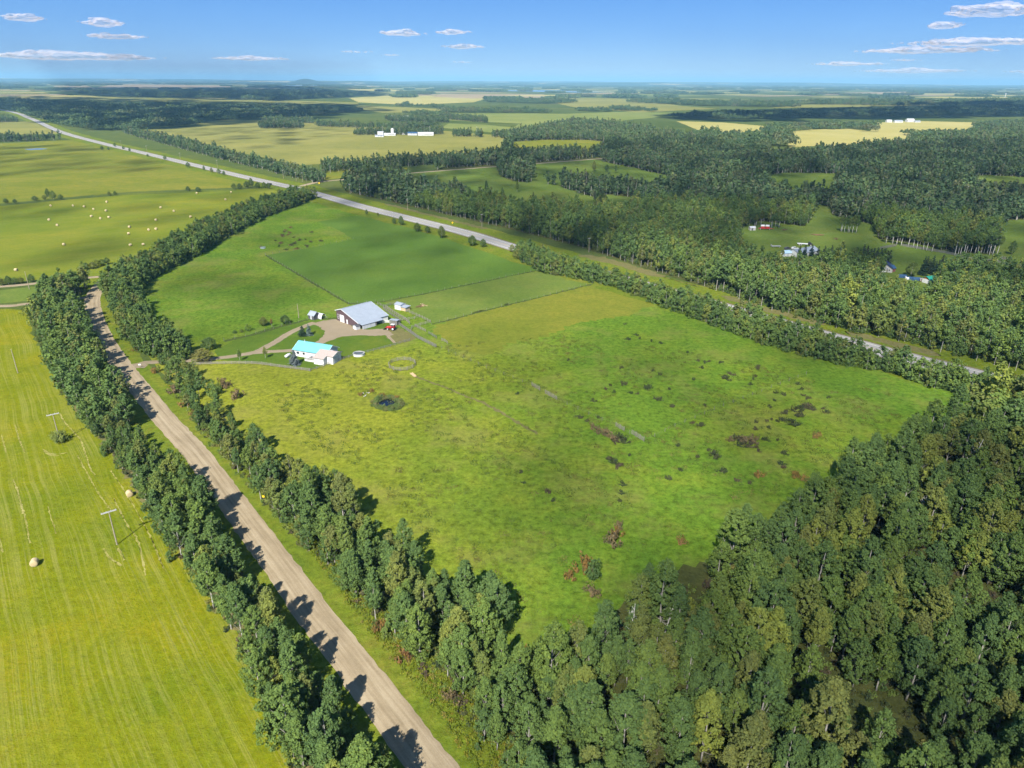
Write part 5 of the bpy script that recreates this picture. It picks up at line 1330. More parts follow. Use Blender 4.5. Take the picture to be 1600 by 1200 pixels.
for px, py, w, h, m_, lab in [(632, 1030, 3.6, 2.8, B_rust, 'orange bush in the verge beside the gravel road, lower'), (595, 985, 3.0, 2.4, B_rust, 'rusty bush in the verge below the first white trunks'), (705, 1098, 3.4, 2.6, B_tan, 'brown bush at the foot of the lower road-side aspens'), (272, 613, 4.6, 2.8, B_tan, 'round tan bush beside the gravel road below the driveway'), (288, 635, 3.6, 2.4, B_rust, 'second tan-brown bush down the road from the driveway'), (305, 652, 3.8, 2.6, B_rust, 'rusty bush third down the road from the driveway'), (317, 670, 3.4, 2.4, B_willow, 'green bush below the rusty roadside one'), (338, 682, 2.6, 1.8, B_rust, 'small orange bush at the roadside aspens'), (242, 582, 3.0, 2.0, B_rust, 'brown bush at the driveway entrance'), (213, 548, 2.6, 1.8, B_rust, 'small red-brown bush above the driveway entrance'), (350, 605, 5, 3.2, B_tan, 'tan willow bush behind the roadside row'), (372, 622, 5, 3.4, B_tan, 'second tan willow bush, nearer the pasture'), (335, 618, 4.6, 3.4, B_willow, 'bright willow bush in the middle of the row')]:
    bush(px, py, w, h, m_, lab, 'bushes beside the gravel road')
# pond reeds
for k in range(26):
    a = k / 26 * 6.283; rx, ry_ = random.uniform(17, 24), random.uniform(8.0, 11)
    bush(606 + rx * math.cos(a), 631 + ry_ * math.sin(a), random.uniform(1.0, 2.2), random.uniform(.7, 1.4), [random.choice(B_reed)], 'reedy green bush on the bank of the pond', 'reeds round the pond', 'reed_clump', 'reeds')
for px, py, lab in [(598, 619, 'rusty bush behind the pond, left'), (620, 622, 'rusty bush behind the pond, right'), (581, 612, 'small brown bush above the pond'), (563, 618, 'brown bush left of the pond by the stones')]:
    bush(px, py, 2.2, 1.2, B_rust, lab, 'rusty bushes at the pond')
bush(95, 690, 4.8, 3.2, B_willow + B_tan, 'round grey-green bush at the foot of the hay field pole')
# yard trees
def aspen_at(px, py, h, w, label, grp=None, mt=None, name='aspen_tree', idx=None):
    p = P(px, py).xy; tm, cm = ASPEN[idx if idx is not None else random.randrange(9)]
    r = place(name, label, 'tree', p, random.uniform(0, 6.28), grp); r.scale = (w, w, h / 12.0)
    link_mesh('trunk', tm, r); c = link_mesh('crown', cm, r)
    if mt:
        c.material_slots[0].link = 'OBJECT'; c.material_slots[0].material = mt
    return r
aspen_at(318, 566, 5.6, 1.15, 'round light green willow beside the driveway fence', None, M_willow, 'willow_tree', 5)
aspen_at(328, 546, 5.2, .95, 'dark bushy tree behind the light green willow', None, None, 'leafy_tree', 5)
aspen_at(412, 509, 4.2, .75, 'bushy dark tree, left of the pair behind the lawn', None, None, 'leafy_tree', 2)
aspen_at(446, 506, 4.2, .72, 'bushy dark tree, right of the pair behind the lawn', None, None, 'leafy_tree', 5)
aspen_at(425, 511, 4.0, .35, 'thin reddish sapling between the bushy pair behind the lawn', None, M_rust, 'sapling', 6)
aspen_at(375, 564, 5.0, .42, 'small upright tree, left of two along the driveway', None, None, 'leafy_tree', 3)
aspen_at(415, 560, 5.0, .45, 'small upright tree, right of two along the driveway', None, None, 'leafy_tree', 3)
aspen_at(276, 588, 8.0, .9, 'bright aspen at the driveway mouth', None, M_willow, 'aspen_tree', 0)
for px, py, w, h, lab in [(388, 517, 3, 2.6, 'pointed dark shrub on the lawn fence'), (378, 520, 2, 1.4, 'low shrub left of the pointed one on the lawn fence'), (367, 521, 2, 1.2, 'lowest shrub at the left of the lawn fence')]:
    bush(px, py, w, h, B_green, lab, 'shrubs on the lawn fence')
def spruce_at(px, py, h, label, grp=None, mt=None, w=1.0):
    p = P(px, py).xy; tm, cm = random.choice(SPRUCE)
    r = place('spruce_tree', label, 'tree', p, random.uniform(0, 6.28), grp); s = h / 9.0; r.scale = (s * w, s * w, s)
    link_mesh('trunk', tm, r); c = link_mesh('crown', cm, r)
    if mt: c.material_slots[0].link = 'OBJECT'; c.material_slots[0].material = mt
spruce_at(460.5, 570, 6.0, 'blue spruce in front of the white house', None, M_blue_spruce, 1.75)
spruce_at(483, 524, 5.0, 'blue spruce on the island inside the driveway loop', None, M_blue_spruce, 1.7)
spruce_at(473, 525, 4.4, 'dark spruce beside the blue one inside the driveway loop', None, None, 2.1)
z5 = lambda x, y: (1340 + x / 6.154, 390 + y / 6.154)
gsp = 'spruces round the neighbouring farm'
for x in range(0, 300, 26):
    spruce_at(*z5(x, 175 + random.uniform(-12, 12)), random.uniform(8, 11), 'dark spruce in the windbreak beside the long pale shed', gsp, None, 1.2)
for x in range(0, 280, 34):
    spruce_at(*z5(x - 30, 130 + random.uniform(-12, 12)), random.uniform(8, 11), 'dark spruce in the windbreak beside the long pale shed', gsp, None, 1.2)
for x in range(620, 1030, 28):
    spruce_at(*z5(x, 235 + (x - 620) * .06 + random.uniform(-14, 14)), random.uniform(8, 11), 'dark spruce in the windbreak above the green-roofed cabin', gsp + ' cabin', None, 1.25)
for x in range(1130, 1340, 30):
    spruce_at(*z5(x, 290 + random.uniform(-14, 14)), random.uniform(9, 12), 'dark spruce in the group right of the cabin windbreak', gsp + ' right', None, 1.25)
for k in range(8): spruce_at(1250 + k * 9 + random.uniform(-3, 3), 401 + random.uniform(-1.5, 1.5) + (k % 2) * 1.5, random.uniform(6, 9), 'dark spruce in front of the long pale shed roof', gsp + ' front', None, 1.3)
aspen_at(*z5(510, 260), 8.5, 1.15, 'broad olive willow between the navy roof and the spruce windbreak', None, M_willow, 'willow_tree', 5)
aspen_at(*z5(860, 400), 9, 1.2, 'broad olive willow right of the green-roofed cabin', None, M_willow, 'willow_tree', 5)
# bushes along the highway
for px, py, h, w, lab in [(573, 336, 4.5, .4, 'first small bush between dark green pasture and highway'), (591, 338, 3, .35, 'tiny bush next to the first one on the highway fence'), (627, 352, 7, .75, 'dark bush second along the highway fence'), (616, 350, 5, .6, 'low bush left of the second highway fence bush'), (652, 362, 6.5, 1.0, 'broad bush third along the highway fence'), (668, 364, 5, .8, 'low bush between the broad and the tall one'), (690, 372, 8.5, 1.0, 'tall dense bush fourth along the highway fence'), (738, 384, 7, 1.0, 'broad bush fifth along the highway fence'), (755, 386, 5.5, .8, 'right half of the fifth highway bush'), (800, 394, 5, .6, 'bush at the start of the highway hedge')]:
    aspen_at(px, py, h, w, lab, 'bushes on the highway fence', None, 'leafy_tree', random.choice((2, 5, 8)))
for px, py, h, w, lab in [(258, 250, 6, .75, 'round dark tree alone on the near highway verge'), (294, 262, 6.5, .9, 'second round tree on the near highway verge'), (319, 267, 6, .5, 'slim tree third on the near highway verge'), (331, 270, 6, .6, 'fourth tree on the near highway verge'), (342, 272, 6, .8, 'fifth tree on the near highway verge'), (350, 274, 5, .7, 'last tree of the near highway verge group'), (160, 235, 7, .9, 'dark tree left of the highway by the slough'), (170, 235, 5, .5, 'slim tree beside the dark one near the slough'), (180, 230, 7, .6, 'tree touching the highway near the slough'), (193, 233, 4, .8, 'low bush on the highway near the slough'), (203, 237, 6, .6, 'small tree below the low highway bush'), (231, 245, 4, .6, 'small bush between the slough trees and the round tree'), (70, 313, 5, .8, 'bush at the left on the fence behind the bale field'), (76, 310, 9, .8, 'tall tree in the left clump behind the bale field'), (84, 312, 8, .8, 'second tree of the left clump behind the bale field'), (95, 312, 5, .8, 'right bush of the left clump behind the bale field'), (55, 314, 4.5, .9, 'left bush of the left clump behind the bale field'), (10, 318, 4.5, .8, 'bush at the photo left edge behind the bale field'), (24, 318, 4, .7, 'second bush at the photo left edge behind the bale field'), (171, 306, 4, .6, 'small bush midway on the bale field fence'), (180, 305, 4, .6, 'second small bush midway on the bale field fence'), (294, 299, 5, .8, 'bush near the right end of the bale field fence'), (310, 300, 5, .9, 'second bush near the right end of the bale field fence')]:
    aspen_at(px, py, h, w, lab, 'trees along the near highway verge and field fence', None, 'leafy_tree', random.choice((2, 5, 8)))
for k, (px, py, h, w) in enumerate([(366, 296, 6, 1), (375, 296, 6, 1), (386, 294, 7, 1.1), (393, 293, 9.5, 1.0), (403, 294, 6, 1), (413, 294, 6, 1), (420, 295, 6, .9)]):
    aspen_at(px, py, h, w, 'bushy tree of the clump beside the black car on the highway', 'clump by the black car', None, 'leafy_tree', random.choice((2, 5, 8)))
# small hedge left of the lane
for k, (px, py) in enumerate([(4, 446), (14, 445), (24, 444), (33, 443), (50, 441), (135, 421), (145, 420), (152, 417), (160, 415), (168, 413)]):
    aspen_at(px, py, random.uniform(3.5, 5), .7, 'low bushy tree along the pale lane', 'bushes along the pale lane', None, 'leafy_tree', random.choice((2, 5, 8)))
# single tall trees standing in meadows beyond the highway
for px, py, h, w, lab in [(760, 304, 13, .9, 'tree standing alone in the long meadow'), (785, 308, 9, .6, 'greyish tree right of the lone meadow tree'), (928, 268, 13, .9, 'tall round tree in the roadside meadow'), (948, 269, 9, .8, 'low round tree beside the tall one in the roadside meadow'), (962, 270, 9, .7, 'third tree in the roadside meadow'), (808, 300, 11, .8, 'dark tree at the tip of the long meadow'), (833, 318, 10, .6, 'grey thin tree at the edge of the long meadow'), (1580, 398, 9, .7, 'small round tree alone in the right meadow')]:
    aspen_at(px, py, h, w, lab, 'single trees in the meadows')
# dead white trunks
gd_ = 'bleached dead aspens'
def snag(px, py, h, label, grp=gd_):
    p = P(px, py).xy; o = link_mesh('dead_tree', random.choice(DEAD), None, (p.x, p.y, 0)); s = h / 11.0; o.scale = (s, s, s); o.rotation_euler = (random.gauss(0, .05), random.gauss(0, .05), random.uniform(0, 6.28)); tag(o, label, 'dead tree', grp)
for px, py, h, lab in [(1545, 1035, 14, 'white forked dead trunk near the right edge, rising from the brown gap'), (987, 1020, 12, 'slender dead stem at the left tip of the lower right wood'), (1000, 1120, 12, 'pale bare trunk in front of the round aspen at the wood corner'), (1036, 1000, 10, 'grey bare branches beside the slender dead stem'), (1450, 985, 9, 'twiggy dead crown beside the brown gap'), (1430, 830, 11, 'leaning pair of pale stems deep in the wood'), (1510, 745, 12, 'forked white snag in the upper part of the wood'), (1585, 850, 12, 'dead white branches by the right edge, upper wood'), (1235, 905, 8, 'fallen-looking bare branches left of the mossy gap'), (985, 960, 10, 'white-tipped snag behind the pasture corner bushes'), (1395, 800, 11, 'clustered grey stems, left of the forked snag'), (1340, 1010, 11, 'bare stem right of the mossy gap'), (1600, 1000, 11, 'dead trunk cut by the right edge below the brown gap'), (1180, 1060, 10, 'bare grey crown left of the mossy gap, lower')]:
    snag(px, py, h, lab)
def stem_aspen(px, py, h, label, grp):
    p = P(px, py).xy; tm, cm = random.choice(BARE)
    r = place('aspen_tree', label, 'tree', p, random.uniform(0, 6.28), grp); s = h / 13.0; r.scale = (s * 1.1, s * 1.1, s)
    link_mesh('trunk', tm, r); link_mesh('crown', cm, r)
for k in range(9): stem_aspen(1255 + k * 1.0 - 65 + random.uniform(-20, 25), 355 + random.uniform(-3, 2), random.uniform(9, 12), 'white trunk at the meadow edge above the red wagon', 'white trunks above the red wagon')
for k in range(7): stem_aspen(1312 + k * 4 + random.uniform(-2, 2), 362 + k * .4, random.uniform(11, 14), 'white trunk of the open group in the green gap', 'white trunks in the green gap')
for k in range(14): stem_aspen(1490 + k * 5.2 + random.uniform(-2, 2), 398 + random.uniform(-3, 2), random.uniform(11, 15), 'tall white trunk along the right meadow', 'white trunks along the right meadow')
for k in range(10): stem_aspen(1385 + k * 8 + random.uniform(-2, 2), 380 + k * 1.5, random.uniform(10, 13), 'white trunk at the foot of the wood above the neighbour corrals', 'white trunks above the corrals')

# ---- neighbour's farm
z4 = lambda x, y: (1140 + x / 8.89, 340 + y / 8.89)
gable('long_shed', 'long pale-roofed shed half hidden behind trees on the neighbouring farm', 'shed', P(*z4(960, 560)).xy, .55, 19, 8.5, 2.6, 1.8, M_white, M_tin, .4, doors=[('right', 4.2, 3, 2.4, M_grey), ('front', 6, 3, 2.4, M_grey)], wins=[('front', 11, 1.1, 1, .8), ('front', 15, 1.1, 1, .8)])
gable('blue_shed', 'small pale blue roofed shed left of the long shed', 'shed', P(*z4(760, 545)).xy, .3, 5, 4, 2.2, 1.2, M_white, paint('pale_blue_roof', (.40, .55, .68), .5), .3, doors=[('front', 2.5, 1, 1.9, M_grey)])
gable('feed_shed', 'small grey-white shed beside the red wagon', 'shed', P(*z4(285, 180)).xy, .1, 4, 3.4, 2.0, .6, M_cross, M_grey, .2, doors=[('front', 1.6, 1.2, 1.6, M_dgrey)])
t = place('seed_wagon', 'red farm wagon carrying two white tanks on the neighbour meadow', 'wagon', P(*z4(490, 165)).xy, -.1)
MB().box(-4.5, 4.5, -.9, .9, .7, .95).build('chassis', M_red, t)
for sx in (-1.8, 1.6): 
    MB().prism([(-.9, .95), (.9, .95), (1.1, 2.3), (-1.1, 2.3)], sx - 1.3, sx + 1.3).build('hopper', M_red, t)
    MB().tube([(sx - 1.5, 0, 2.6), (sx - 1.2, 0, 2.6), (sx + 1.2, 0, 2.6), (sx + 1.5, 0, 2.6)], [.5, .9, .9, .5], 12).build('tank', M_white, t, True)
for sx in (-3.4, 3.2):
    for sy in (-1.05, 1.05): wheel(t, sx, sy, .55, .35)
MB().bar((4.5, 0, .8), (6.6, 0, .6), .2).build('drawbar', M_red, t)
t = place('flatbed_truck', 'white flatbed truck with black cab parked above the long shed', 'truck', P(*z4(1030, 385)).xy, -.25)
MB().box(-4.2, 2.4, -1.1, 1.1, 1.0, 1.25).build('flatbed', M_whitetrim, t); MB().prism([(2.6, .6), (5.2, .6), (5.2, 1.4), (4.2, 1.6), (3.9, 2.4), (2.6, 2.4)], -1.05, 1.05, 'y').build('cab', M_black, t)
MB().box(2.75, 3.8, -1.07, 1.07, 1.65, 2.25).build('cab_glass', M_glass, t)
for sx in (-3, -1.8, 4.2):
    for sy in (-1, 1): wheel(t, sx, sy, .5, .3)
def parked(px, py, label, mt, yaw=0.0, L=4.6, name='parked_car', cat='car', grp=None):
    t = place(name, label, cat, P(px, py).xy, yaw, grp)
    b = MB(); b.prism([(-L / 2, .35), (L / 2, .35), (L / 2, .85), (L * .28, .95), (L * .12, 1.5), (-L * .33, 1.52), (-L * .47, .98), (-L / 2, .9)], -.88, .88, 'y'); b.build('body', mt, t)
    MB().prism([(L * .25, .97), (L * .11, 1.44), (-L * .31, 1.46), (-L * .43, 1.0)], -.895, .895, 'y').build('window', M_glass, t)
    for sx in (-L * .3, L * .31):
        for sy in (-.8, .8): wheel(t, sx, sy, .34, .22)
    for sy in (-.6, .6): MB().box(L / 2 - .02, L / 2 + .03, sy - .18, sy + .18, .62, .78).build('headlight', M_whitetrim, t)
    return t
parked(*z4(805, 440), 'dark parked machine left of the white car on the neighbour meadow', M_dgrey, .4)
parked(*z4(905, 440), 'white car parked between long shed and flatbed truck', M_white, .2)
t = place('hay_wagon', 'low grey flat trailer left of the parked dark machine', 'trailer', P(*z4(640, 410)).xy, 0)
MB().box(-3.2, 3.2, -1, 1, .7, .85).build('deck', M_cross, t); MB().box(-3.2, -3.05, -1, 1, .85, 1.9).build('headboard', M_cross, t)
for sx in (-2, 2):
    for sy in (-.8, .8): wheel(t, sx, sy, .35, .25)
def heap(px, py, w, label, mt, grp, n=11):
    t = place('brush_pile', label, 'brush pile', P(px, py).xy, random.uniform(0, 3), grp)
    for k in range(n):
        a = random.uniform(-.5, .5); L = w * random.uniform(.5, 1); x, y = random.uniform(-w * .2, w * .2), random.uniform(-w * .15, w * .15); z = .12 + .11 * (k // 3)
        MB().tube([(x - L / 2 * math.cos(a), y - L / 2 * math.sin(a), z), (x + L / 2 * math.cos(a), y + L / 2 * math.sin(a), z + random.uniform(-.05, .2))], [.11, .07], 6).build('log', mt, t)
heap(*z4(1220, 245), 8, 'brown brush pile in the middle of the neighbour meadow', M_brownwood, 'brush piles', 14)
heap(*z4(1480, 298), 7, 'dark brush pile right of the brown one', M_brownwood, 'brush piles')
heap(*z4(760, 172), 6, 'small dark brush pile right of the red wagon', M_brownwood, 'brush piles')
heap(1568, 404, 9, 'grey log pile at the right of the neighbour corrals', M_wood, 'brush piles', 14)
gable('navy_house', 'house with navy roof and white gable on the neighbouring farm', 'house', P(*z5(330, 225)).xy, 1.1, 9, 7, 2.4, 2.2, M_cross, M_navy, .5, doors=[('left', 3.5, 1, 2, M_dgrey)], wins=[('front', 2.5, 1, 1.2, 1), ('front', 6.5, 1, 1.2, 1), ('left', 1.6, 1, 1, 1)])
gable('redbrown_shed', 'red-brown shed with blue roof left of the navy-roofed house', 'shed', P(*z5(275, 220)).xy, .25, 6, 4.5, 2.2, 1.2, M_redbrown, M_blue, .3, doors=[('front', 3, 1.4, 1.9, M_dgrey)])
gable('cabin', 'small cabin with green roof, cedar side and white front', 'cabin', P(*z5(690, 335)).xy, .35, 5.5, 5, 2.3, 1.4, M_orange, M_green, .4, doors=[('left', 2.5, 2.2, 1.9, M_white)], wins=[('front', 2.7, .9, 1, .9)])
MB().box(-.05, 0, .05, 4.95, 0, 2.25).build('front_boards', M_white, bpy.data.objects['cabin'])
gable('white_trailer_home', 'white trailer half hidden by aspens left of the red-brown shed', 'trailer', P(*z5(165, 215)).xy, -.15, 7.5, 2.8, 2.3, .25, M_white, M_whitetrim, .1, doors=[('front', 3, .8, 1.9, M_grey)], wins=[('front', 5, 1.1, 1.2, .7)])
for k, (x, y, mt, lab) in enumerate([(425, 268, M_blue, 'blue tarped stack nearest the navy-roofed house'), (510, 290, M_blue, 'blue tarped stack in the middle of the row'), (560, 295, M_blue, 'blue tarped stack nearest the cabin')]):
    t = place('tarped_stack', lab, 'stack', P(*z5(x, y)).xy, -.2, 'blue tarped stacks by the cabin')
    MB().prism([(-1.2, 0), (1.2, 0), (1.1, 1.2), (.4, 1.7), (-.4, 1.7), (-1.1, 1.2)], -2.2, 2.2).build('tarp', mt, t); MB().box(-2.3, 2.3, -1.0, 1.0, -.02, .12).build('pallet', M_wood, t)
parked(*z5(470, 285), 'white car between the blue tarped stacks', M_white, 1.2); parked(*z5(245, 320), 'pale car beside the aspens below the white trailer', M_cross, 1.0); parked(*z5(610, 300), 'pink-grey car next to the cabin', M_beige, 1.2)
for q, lab in (([(880, 190), (960, 175)], 'dark board fence at the left end of the neighbour corrals'), ([(990, 175), (1080, 190), (1200, 210), (1320, 238)], 'long grey corral fence below the white trunks'), ([(1300, 240), (1450, 255), (1600, 285)], 'grey corral fence running to the right edge')):
    fence('farm_fence', lab, W([(1100 + x / 3.2, 330 + y / 3.2) for x, y in q]), 3.0, 1.8, (.3, .7, 1.1, 1.5), .26, M_wood2, .18, 'neighbour corral fences')
gable('white_shed', 'white shed roofs glimpsed through trees at the right edge', 'shed', P(1590, 440).xy, .2, 12, 6, 2.5, 1.3, M_white, paint('ice_roof', (.55, .66, .72), .5), .3, doors=[('front', 4, 2, 2, M_grey)], wins=[('front', 8, 1, 1, .8)])

# ---- farm pieces on the property
heap(657, 479, 6.5, 'pile of brown and tan lumber in the grazed pasture', M_brownwood, None, 9)
heap(661, 477, 5, 'tan boards lying on the lumber pile', M_tanwood, None, 6)
t = place('feed_trough', 'pale wooden trough lying below the round pen', 'trough', P(645.5, 586.5).xy, yaw_of(P(651, 590).xy - P(642, 583).xy))
MB().box(-1.9, 1.9, -.45, -.38, .1, .6).build('side_board', M_tanwood, t); MB().box(-1.9, 1.9, .38, .45, .1, .6).build('side_board', M_tanwood, t); MB().box(-1.9, 1.9, -.38, .38, .1, .2).build('bottom', M_tanwood, t)
for sx in (-1.6, 1.6): MB().box(sx - .06, sx + .06, -.5, .5, 0, .1).build('foot', M_wood, t)
ribbon('cattle_trail', smooth_poly(W([(648, 588), (665, 594), (680, 600), (700, 607), (718, 615), (760, 632), (800, 655), (840, 678)]), 3, False), [1.0] * 30, .03, M_drygrass, jit=.3, step=1.0)
t = place('stock_tank', 'round metal stock tank in the rough upper pasture', 'tank', P(411, 388).xy)
n = 20; tk = MB(); ring2 = lambda r, z: [(r * math.cos(2 * math.pi * k / n), r * math.sin(2 * math.pi * k / n), z) for k in range(n)]
tk.add(ring2(1.6, 0) + ring2(1.6, .8) + ring2(1.5, .8) + ring2(1.5, 0), [(a * n + k, a * n + (k + 1) % n, ((a + 1) % 4) * n + (k + 1) % n, ((a + 1) % 4) * n + k) for a in range(4) for k in range(n)]); tk.build('wall', M_tin, t)
w_ = MB(); w_.add(ring2(1.5, .65), [tuple(range(n))]); w_.build('water', M_poolwater, t)
def post_sign(px, py, h, w, label, mt, name='road_sign', cat='sign', shape='diamond', yaw=0.6):
    t = place(name, label, cat, P(px, py).xy, yaw)
    MB().tube([(0, 0, -.1), (0, 0, h)], .04, 6).build('post', M_wood, t)
    if shape == 'diamond': MB().prism([(0, h - w * .7), (w * .7, h), (0, h + w * .7), (-w * .7, h)], -.07, -.04, 'y').build('panel', mt, t)
    else: MB().box(-w / 2, w / 2, -.07, -.04, h - w * .6, h + w * .3).build('panel', mt, t)
post_sign(413, 785, 1.9, .6, 'small yellow marker sign on the gravel road verge', M_yellow, shape='box', yaw=0)
post_sign(499, 290, 2.6, 1.6, 'yellow diamond sign at the highway junction', M_yellow)
post_sign(707, 353, 2.4, 1.2, 'yellow-orange diamond sign on the far highway verge', M_yellow)
t = place('mailbox', 'white box on a short post at the driveway entrance', 'mailbox', P(219, 574.5).xy, .4)
MB().box(-.06, .06, -.06, .06, -.1, 1.0).build('post', M_wood, t); MB().prism([(-.25, 1.0), (.25, 1.0), (.25, 1.3), (.15, 1.45), (-.15, 1.45), (-.25, 1.3)], -.4, .4).build('box', M_white, t)
parked(422.5, 288.5, 'black car driving on the highway near the junction', M_black, math.pi - .9, 4.8)
# stones left of the pond
for k in range(9):
    p = P(573 + random.uniform(-8, 7), 616.5 + random.uniform(-3, 3)).xy; s = random.uniform(.15, .32)
    bmx = bmesh.new(); bmesh.ops.create_icosphere(bmx, subdivisions=2, radius=s)
    for v in bmx.verts: v.co = v.co * random.uniform(.85, 1.15); v.co.z = v.co.z * .6 + s * .2
    me = bpy.data.meshes.new('stone'); bmx.to_mesh(me); bmx.free(); me.materials.append(M_cross)
    tag(link_mesh('stone', me, None, (p.x, p.y, 0)), 'pale field stone in the heap left of the pond', 'stone', 'field stones left of the pond')

# ---- far farmsteads
M_farwall = paint('far_white_wall', (0.50, 0.50, 0.48), 0.8, var=0.08); M_farroof = paint('far_pale_roof', (0.42, 0.43, 0.44), 0.6, var=0.1)
def farmstead(items, group):
    sw = {M_white.name: M_farwall, M_whitetrim.name: M_farroof}
    for (px, py, L, Wd, ev, rs, wm, rm2, yw, lab) in items:
        k = max(2, int(L / 5))
        gable('farm_building', lab, 'building', P(px, py).xy, yw, L, Wd, ev, rs, sw.get(wm.name, wm), sw.get(rm2.name, rm2), .4, doors=[('front', L * .3, 3, min(3, ev * .8), M_grey)], wins=[('front', L * (.45 + .5 * j / k), ev * .45, 1.6, 1.1) for j in range(k)], group=group)
farmstead([(590, 211.5, 11, 9, 6, 1.0, M_white, M_whitetrim, 0, 'tall white block at the left end of the far white farmstead'), (600, 212, 22, 9, 3.0, 1.5, M_white, M_whitetrim, .05, 'long low white building beside the tall block, far farmstead'), (628, 210.5, 9, 7, 4, 1.5, M_white, M_tin, 0, 'small white shed in the middle of the far farmstead'), (637, 211.5, 18, 10, 4, 2, M_grey, M_blue, 0, 'blue-roofed shed in the far farmstead'), (653, 212, 30, 14, 3.6, 2.4, M_white, M_whitetrim, .1, 'largest white barn at the right end of the far farmstead'), (586, 214, 16, 6, 2.5, 1, M_white, M_tin, 0, 'low white shed nearest the great field, far farmstead')], 'far white farmstead behind the great field')
t = place('silo', 'white silo standing in the far white farmstead', 'silo', P(613.5, 211).xy)
MB().tube([(0, 0, 0), (0, 0, 11)], 3.0, 16).build('drum', M_white, t, False); MB().tube([(0, 0, 11), (0, 0, 12.6)], [3.1, .3], 16).build('roof', M_whitetrim, t)
for px, lab in ((598, 'mast left of the white silo'), (672, 'mast right of the largest white barn'), (745, 'tall mast beside the field trees, far right')):
    t = place('mast', lab, 'mast', P(px, 211).xy); MB().tube([(0, 0, 0), (0, 0, 16)], [.35, .15], 6).build('shaft', M_cross, t); MB().box(-.8, .8, -.1, .1, 15, 15.3).build('bracket', M_cross, t)
farmstead([(1386, 191.5, 14, 9, 4, 3, M_white, M_whitetrim, .1, 'leftmost white barn on the far bright field'), (1398, 191.8, 22, 9, 4, 2.5, M_white, M_tin, 0, 'second white barn on the far bright field'), (1418, 191, 20, 12, 5, 4, M_white, M_whitetrim, .1, 'tallest white barn on the far bright field'), (1430, 191.5, 14, 8, 3, 2, M_white, M_tin, 0, 'rightmost low white shed on the far bright field')], 'white barns on the far bright field')
farmstead([(35, 169, 30, 14, 5, 3, M_white, M_whitetrim, .1, 'left white building in the far left wood'), (88, 168, 34, 14, 5, 3, M_white, M_whitetrim, 0, 'bright white building in the far left wood'), (104, 166, 40, 16, 6, 4, M_white, M_whitetrim, .1, 'largest white roof in the far left wood')], 'white buildings in the far left wood')
farmstead([(608, 184.5, 22, 10, 4, 2, M_white, M_tin, 0, 'white shed left in the row behind the windbreak'), (624, 184.5, 26, 10, 4, 2, M_white, M_whitetrim, 0, 'white shed right in the row behind the windbreak'), (1135, 164.5, 60, 20, 6, 4, M_white, M_whitetrim, 0, 'white farm roofs among the far green fields'), (1400, 161.5, 50, 24, 7, 5, M_white, M_whitetrim, 0, 'pale farm roofs beyond the dark wood, right')], 'scattered far farm roofs')
t = place('far_tower', 'white water tower on the plain at the far right', 'tower', P(1570, 153).xy)
MB().tube([(0, 0, 0), (0, 0, 24)], 1.6, 10).build('shaft', M_white, t); MB().tube([(0, 0, 23), (0, 0, 25), (0, 0, 30), (0, 0, 32)], [1.6, 4, 4, 1], 14).build('tank', M_white, t)

# ---- tall grass on the verges and pasture near the camera
def tuft_mesh(seed, mt, n=34, h=.55, r=.5):
    q = np.random.default_rng(seed); p = np.stack([q.normal(0, r * .5, n), q.normal(0, r * .5, n), q.uniform(.05, h, n)], 1)
    nn = np.stack([p[:, 0] * 1.2, p[:, 1] * 1.2, np.full(n, .6)], 1) + q.normal(0, .45, (n, 3)); nn /= np.linalg.norm(nn, axis=1, keepdims=True)
    return leaf_mesh('grass_tuft', p, nn, .22, np.clip(q.normal(.5, .2, n), 0, 1), mt)
PC_t1 = proto_collection('verge_tuft', [tuft_mesh(900 + i, M_tuft) for i in range(5)])
PC_t2 = proto_collection('pasture_tuft', [tuft_mesh(910 + i, M_tuft2, 34, .16, .9) for i in range(5)])
vg = W([(262, 600), (310, 655), (350, 700), (410, 775), (480, 860), (545, 945), (610, 1030), (680, 1110), (745, 1210), (860, 1230), (800, 1150), (720, 1070), (640, 985), (540, 880), (440, 780), (330, 670)])
q = scatter(vg, 0.9); gn_scatter('verge_grass', rows(q, 1.0, 5), PC_t1, 'tall rank grass on the verge beside the gravel road')
ps = W([(420, 600), (640, 545), (900, 520), (1380, 600), (1420, 660), (1250, 750), (1000, 870), (930, 1000), (820, 1010), (790, 930), (680, 850), (560, 730), (460, 690)])
q = scatter(ps, 2.6); f = np.sin(q[:, 0] * .13 + 2) * np.sin(q[:, 1] * .11) + .5 * np.sin(q[:, 0] * .31 + q[:, 1] * .27); q = q[f > rng.uniform(-.6, .9, len(q))]
gn_scatter('pasture_grass', rows(q, 1.3, 5, zvar=.3), PC_t2, 'rough tussocky grass over the pasture')

PC_under = proto_collection('undergrowth', [bush_mesh(850 + i, M_willow if i % 2 else M_shrub, 1, .8, 9, 26, .26, .45) for i in range(4)])
uq = np.concatenate([scatter([tuple(p) for p in woodC], 2.6), scatter([tuple(p) for p in W(rowB_l + rowB_r)], 2.2), scatter([tuple(p) for p in W(rowA_l + rowA_r)], 2.2)])
gn_scatter('undergrowth', rows(uq, 0.95, 4, zvar=.35), PC_under, 'low leafy undergrowth beneath the aspens')

